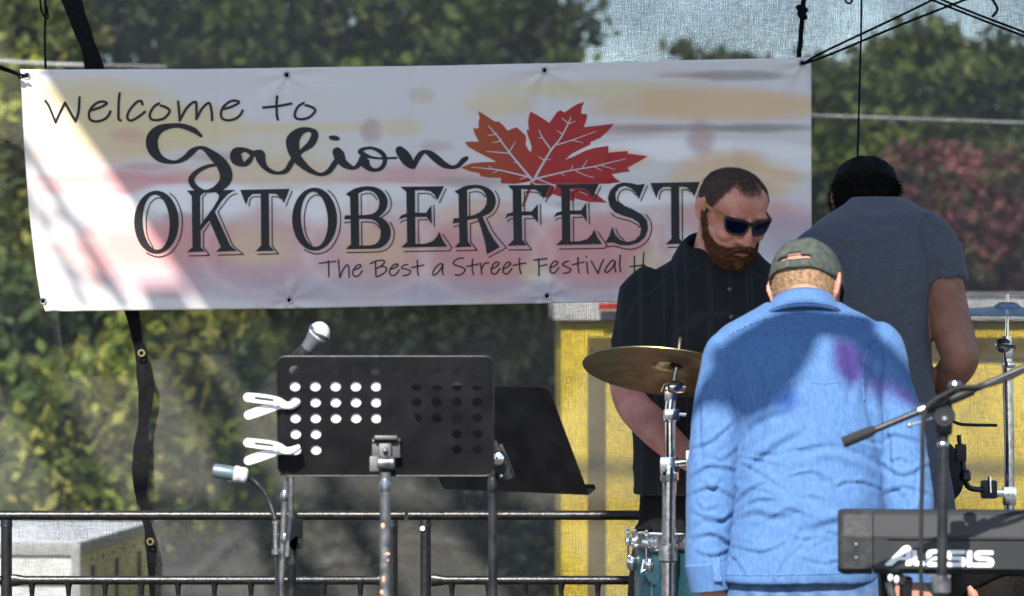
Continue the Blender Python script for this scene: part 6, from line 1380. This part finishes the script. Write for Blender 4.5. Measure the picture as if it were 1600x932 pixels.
# ---------------------------------------- man in the grey-blue T-shirt, bending away
DG_ = 10.45
pt = empty('person', (P(1390, 0, DG_).x, DG_, 0), 'man in a slate grey T-shirt and black cap bending away at the right', 'person')
hg = Matrix.Translation(P(1352, 322, DG_ + .40)) @ Matrix.Rotation(R(178), 4, 'Z') @ Matrix.Rotation(R(22), 4, 'X') @ Matrix.Rotation(R(-2), 4, 'Y') @ Matrix.Scale(1.04, 4)
mb = MB(); head_mb(mb, hg, .004)
limb(mb, [(1362, 380, DG_ + .20, 45), (1358, 355, DG_ + .30, 40), (1354, 335, DG_ + .38, 38)])
trunk(mb, [(960, 1392, 85, .105, DG_), (800, 1390, 82, .105, DG_), (650, 1376, 84, .105, DG_ + .02), (500, 1360, 96, .11, DG_ + .08), (400, 1360, 108, .10, DG_ + .17), (345, 1365, 80, .08, DG_ + .24)])
limb(mb, [(1462, 385, DG_ + .16, 32), (1472, 440, DG_ + .10, 33), (1482, 490, DG_ + .04, 33), (1494, 535, DG_ + .0, 32), (1500, 562, DG_ + .0, 30), (1484, 588, DG_ + .06, 27), (1462, 606, DG_ + .14, 23)])
hand_mb(mb, Matrix.Translation(P(1460, 608, DG_ + .15)) @ Matrix.Rotation(R(55), 4, 'Y') @ Matrix.Rotation(R(-30), 4, 'X'), -1, 30)
limb(mb, [(1262, 395, DG_ + .16, 34), (1235, 450, DG_ + .12, 32), (1228, 520, DG_ + .1, 30), (1240, 570, DG_ + .14, 26), (1265, 610, DG_ + .2, 22)])
hand_mb(mb, Matrix.Translation(P(1268, 614, DG_ + .2)) @ Matrix.Rotation(R(-40), 4, 'Y'), 1, 30)
for s in (-1, 1): limb(mb, [(1392 + s * 45, 900, DG_, 52), (1392 + s * 56, 1100, DG_, 44), (1392 + s * 58, 1250, DG_, 34), (1392 + s * 60, 1345, DG_, 25)])
me = remesh(mb, .0055, 3, .4); finish('body', me, 'skin_tan', pt)
mb = MB()
trunk(mb, [(830, 1400, 96, .130, DG_), (810, 1400, 95, .130, DG_), (720, 1388, 94, .130, DG_), (620, 1368, 95, .132, DG_ + .02), (540, 1354, 98, .135, DG_ + .05), (470, 1350, 104, .138, DG_ + .09), (420, 1352, 114, .135, DG_ + .13), (382, 1361, 114, .125, DG_ + .17), (352, 1370, 100, .11, DG_ + .21), (333, 1376, 78, .09, DG_ + .25), (320, 1376, 58, .075, DG_ + .28), (308, 1370, 40, .06, DG_ + .31)])
limb(mb, [(1428, 352, DG_ + .19, 34), (1450, 376, DG_ + .16, 42), (1464, 405, DG_ + .13, 43), (1473, 432, DG_ + .10, 40), (1477, 447, DG_ + .09, 39)], 20)
limb(mb, [(1305, 372, DG_ + .19, 34), (1274, 402, DG_ + .16, 42), (1252, 440, DG_ + .13, 43), (1240, 475, DG_ + .11, 42)], 20)
me = remesh(mb, .006, 8); displace(me, wrinkle(.006, 12.7, .95, 1.3, 4, 14, (1, 2.2), .3)); 
creases(me, [(1, (1448, 440), (1410, 455), (1360, 452)), (1, (1446, 480), (1400, 505), (1350, 508)), (.8, (1440, 400), (1420, 440), (1430, 500)), (.9, (1448, 540), (1410, 560), (1360, 556)), (1, (1290, 370), (1330, 385), (1390, 372)), (.7, (1330, 335), (1370, 345), (1420, 336)), (1, (1455, 620), (1420, 640), (1390, 650)), (1, (1465, 680), (1430, 690), (1400, 700)), (1, (1460, 400), (1475, 415), (1495, 412)), (.9, (1462, 425), (1480, 436), (1497, 430))], .006, 8)
bvt = bvh_of(me)
sht = finish('t_shirt', me, 'tee', pt)
seam([[(1455, 330), (1440, 352), (1442, 385), (1450, 420), (1447, 455)], [(1440, 436), (1458, 444), (1478, 444), (1500, 436)]], .0022, 'tee', sht, 'seam', bvt)
legs(pt, 'navy_pants', P(1394, 0, DG_).x, DG_, P(0, 880, DG_).z, .10, .155, .125)
def hair_d(z, th):
    fr = -math.sin(th); line = np.interp(fr, [-1, -.5, 0, .2, 1], [-.075, -.07, -.04, .01, .08]); return (z - line) / .03
hb, _ = patch(hair_d, hg, 30, 80, .008, -.1, .1165, 24, .004); ho = hb.build('hair', 'hair_dark', pt, angle=0)
a_, b_ = scatter(hair_d, hg, 3500, .006, -.1, .05); fuzz(a_, b_, .022, .0009, 'hair_dark', 'strands', ho, .8, .4)
cap_mesh(pt, hg, 'cap_black', True, .012)

# ---------------------------------------- crouching person low behind the keyboard
DX = 9.75
px_ = empty('person', (P(1560, 0, DX).x, DX, 0), 'crouching person with dark hair, only an ear and shoulder showing under the keyboard', 'person')
hx = Matrix.Translation(P(1550, 938, DX)) @ Matrix.Rotation(R(222), 4, 'Z') @ Matrix.Rotation(R(30), 4, 'X')
mb = MB(); head_mb(mb, hx, .004)
limb(mb, [(1575, 975, DX + .02, 42), (1555, 955, DX + .01, 40), (1542, 935, DX, 38)])
zc = lambda x, y, z: Vector((P(1560, 0, DX).x + x, DX + y, z))
mb.loft([ring(zc(.12, .02, .30), (.15, 0, 0), (0, .11, 0), 28), ring(zc(.13, .02, .45), (.16, 0, 0), (0, .11, 0), 28), ring(zc(.10, .02, .60), (.17, 0, 0), (0, .10, 0), 28), ring(zc(.06, .02, .70), (.12, 0, 0), (0, .08, 0), 28)])
mb.tube([zc(.24, .0, .64), zc(.28, -.10, .45), zc(.12, -.22, .42)], [.05, .042, .03], 14); hand_mb(mb, Matrix.Translation(zc(.10, -.23, .42)) @ Matrix.Rotation(R(70), 4, 'Y'), -1, 30)
mb.tube([zc(-.08, .06, .62), zc(-.16, .0, .45), zc(-.10, -.18, .42)], [.05, .042, .03], 14); hand_mb(mb, Matrix.Translation(zc(-.09, -.2, .42)) @ Matrix.Rotation(R(-60), 4, 'Y'), 1, 30)
for s in (-1, 1): mb.tube([zc(.12 + s * .09, .0, .27), zc(.10 + s * .14, -.30, .38), zc(.11 + s * .13, -.10, .10), zc(.11 + s * .13, -.12, .04)], [.07, .055, .04, .035], 14)
finish('body', remesh(mb, .0055, 3, .4), 'skin_ruddy', px_)
mb = MB()
mb.loft([ring(zc(.12, .03, .24), (.18, 0, 0), (0, .14, 0), 28), ring(zc(.13, .03, .45), (.185, 0, 0), (0, .135, 0), 28), ring(zc(.115, .03, .60), (.20, 0, 0), (0, .125, 0), 28), ring(zc(.09, .03, .71), (.15, 0, 0), (0, .10, 0), 28), ring(zc(.05, .02, .75), (.07, 0, 0), (0, .07, 0), 28)])
mb.tube([zc(.24, .0, .65), zc(.28, -.08, .52)], [.068, .06], 16); mb.ell(zc(.165, .05, .72), (.115, .10, .115)); mb.tube([zc(-.07, .06, .64), zc(-.14, .02, .52)], [.066, .06], 16)
finish('t_shirt', remesh(mb, .007, 6), 'tee', px_)
mb = MB()
for s in (-1, 1): mb.tube([zc(.12 + s * .09, .02, .26), zc(.10 + s * .14, -.30, .38), zc(.11 + s * .13, -.09, .10)], [.10, .075, .055], 16)
mb.ell(zc(.12, .03, .22), (.19, .15, .12)); finish('trousers', remesh(mb, .009, 6), 'black_cloth', px_)
for s in (-1, 1): MB().loft([ring(zc(.11 + s * .13, yy, zz), (w, 0, 0), (0, 0, h), 14, 2.4) for yy, zz, w, h in ((.0, .035, .02, .03), (-.03, .045, .04, .043), (-.15, .042, .046, .040), (-.22, .03, .03, .025))]).build('shoe', 'shoe', px_)
hb, _ = patch(lambda z, th: min(hair_d(z, th), (.05 - z) / .02), hx, 30, 80, .004, -.1, .1165, 34, .002); ho = hb.build('hair', 'hair_dark', px_, angle=0)

# ------------------------------------------------------------------ unseen pointed cloth, added and cut to shade the denim shoulders
def on_back(x, y):
    h = bvd.ray_cast(CAM, (P(x, y, 10) - CAM).normalized())
    return h[0] if h[0] is not None else P(x, y, 9.26)
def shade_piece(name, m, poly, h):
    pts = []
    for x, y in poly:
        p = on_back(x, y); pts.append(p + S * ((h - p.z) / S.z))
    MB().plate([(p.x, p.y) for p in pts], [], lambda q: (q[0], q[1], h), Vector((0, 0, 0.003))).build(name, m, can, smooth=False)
def dens(poly, k=5):
    out = []
    for a, b in zip(poly, poly[1:] + poly[:1]): out += [(a[0] + (b[0] - a[0]) * t / k, a[1] + (b[1] - a[1]) * t / k) for t in range(k)]
    return out
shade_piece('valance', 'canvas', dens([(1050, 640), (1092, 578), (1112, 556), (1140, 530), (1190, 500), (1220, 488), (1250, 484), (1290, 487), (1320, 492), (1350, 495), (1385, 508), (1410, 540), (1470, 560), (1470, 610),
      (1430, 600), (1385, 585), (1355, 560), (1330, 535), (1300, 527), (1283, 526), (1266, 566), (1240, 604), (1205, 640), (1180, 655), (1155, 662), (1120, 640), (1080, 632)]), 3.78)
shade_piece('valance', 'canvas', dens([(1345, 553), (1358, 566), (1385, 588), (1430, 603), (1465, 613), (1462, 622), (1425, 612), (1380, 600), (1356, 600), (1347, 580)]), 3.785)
shade_piece('coloured_panel', 'gel_purple', dens([(1300, 530), (1330, 538), (1346, 552), (1348, 585), (1345, 606), (1318, 598), (1303, 575)]), 3.775)  # unseen tinted sheets, added to throw purple and blue patches on the shirt
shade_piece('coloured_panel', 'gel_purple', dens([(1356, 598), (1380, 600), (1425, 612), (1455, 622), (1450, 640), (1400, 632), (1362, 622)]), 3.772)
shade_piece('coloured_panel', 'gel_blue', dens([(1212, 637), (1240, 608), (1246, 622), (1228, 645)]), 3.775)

cap_mesh(px_, hx, 'cap_black', False, .020)
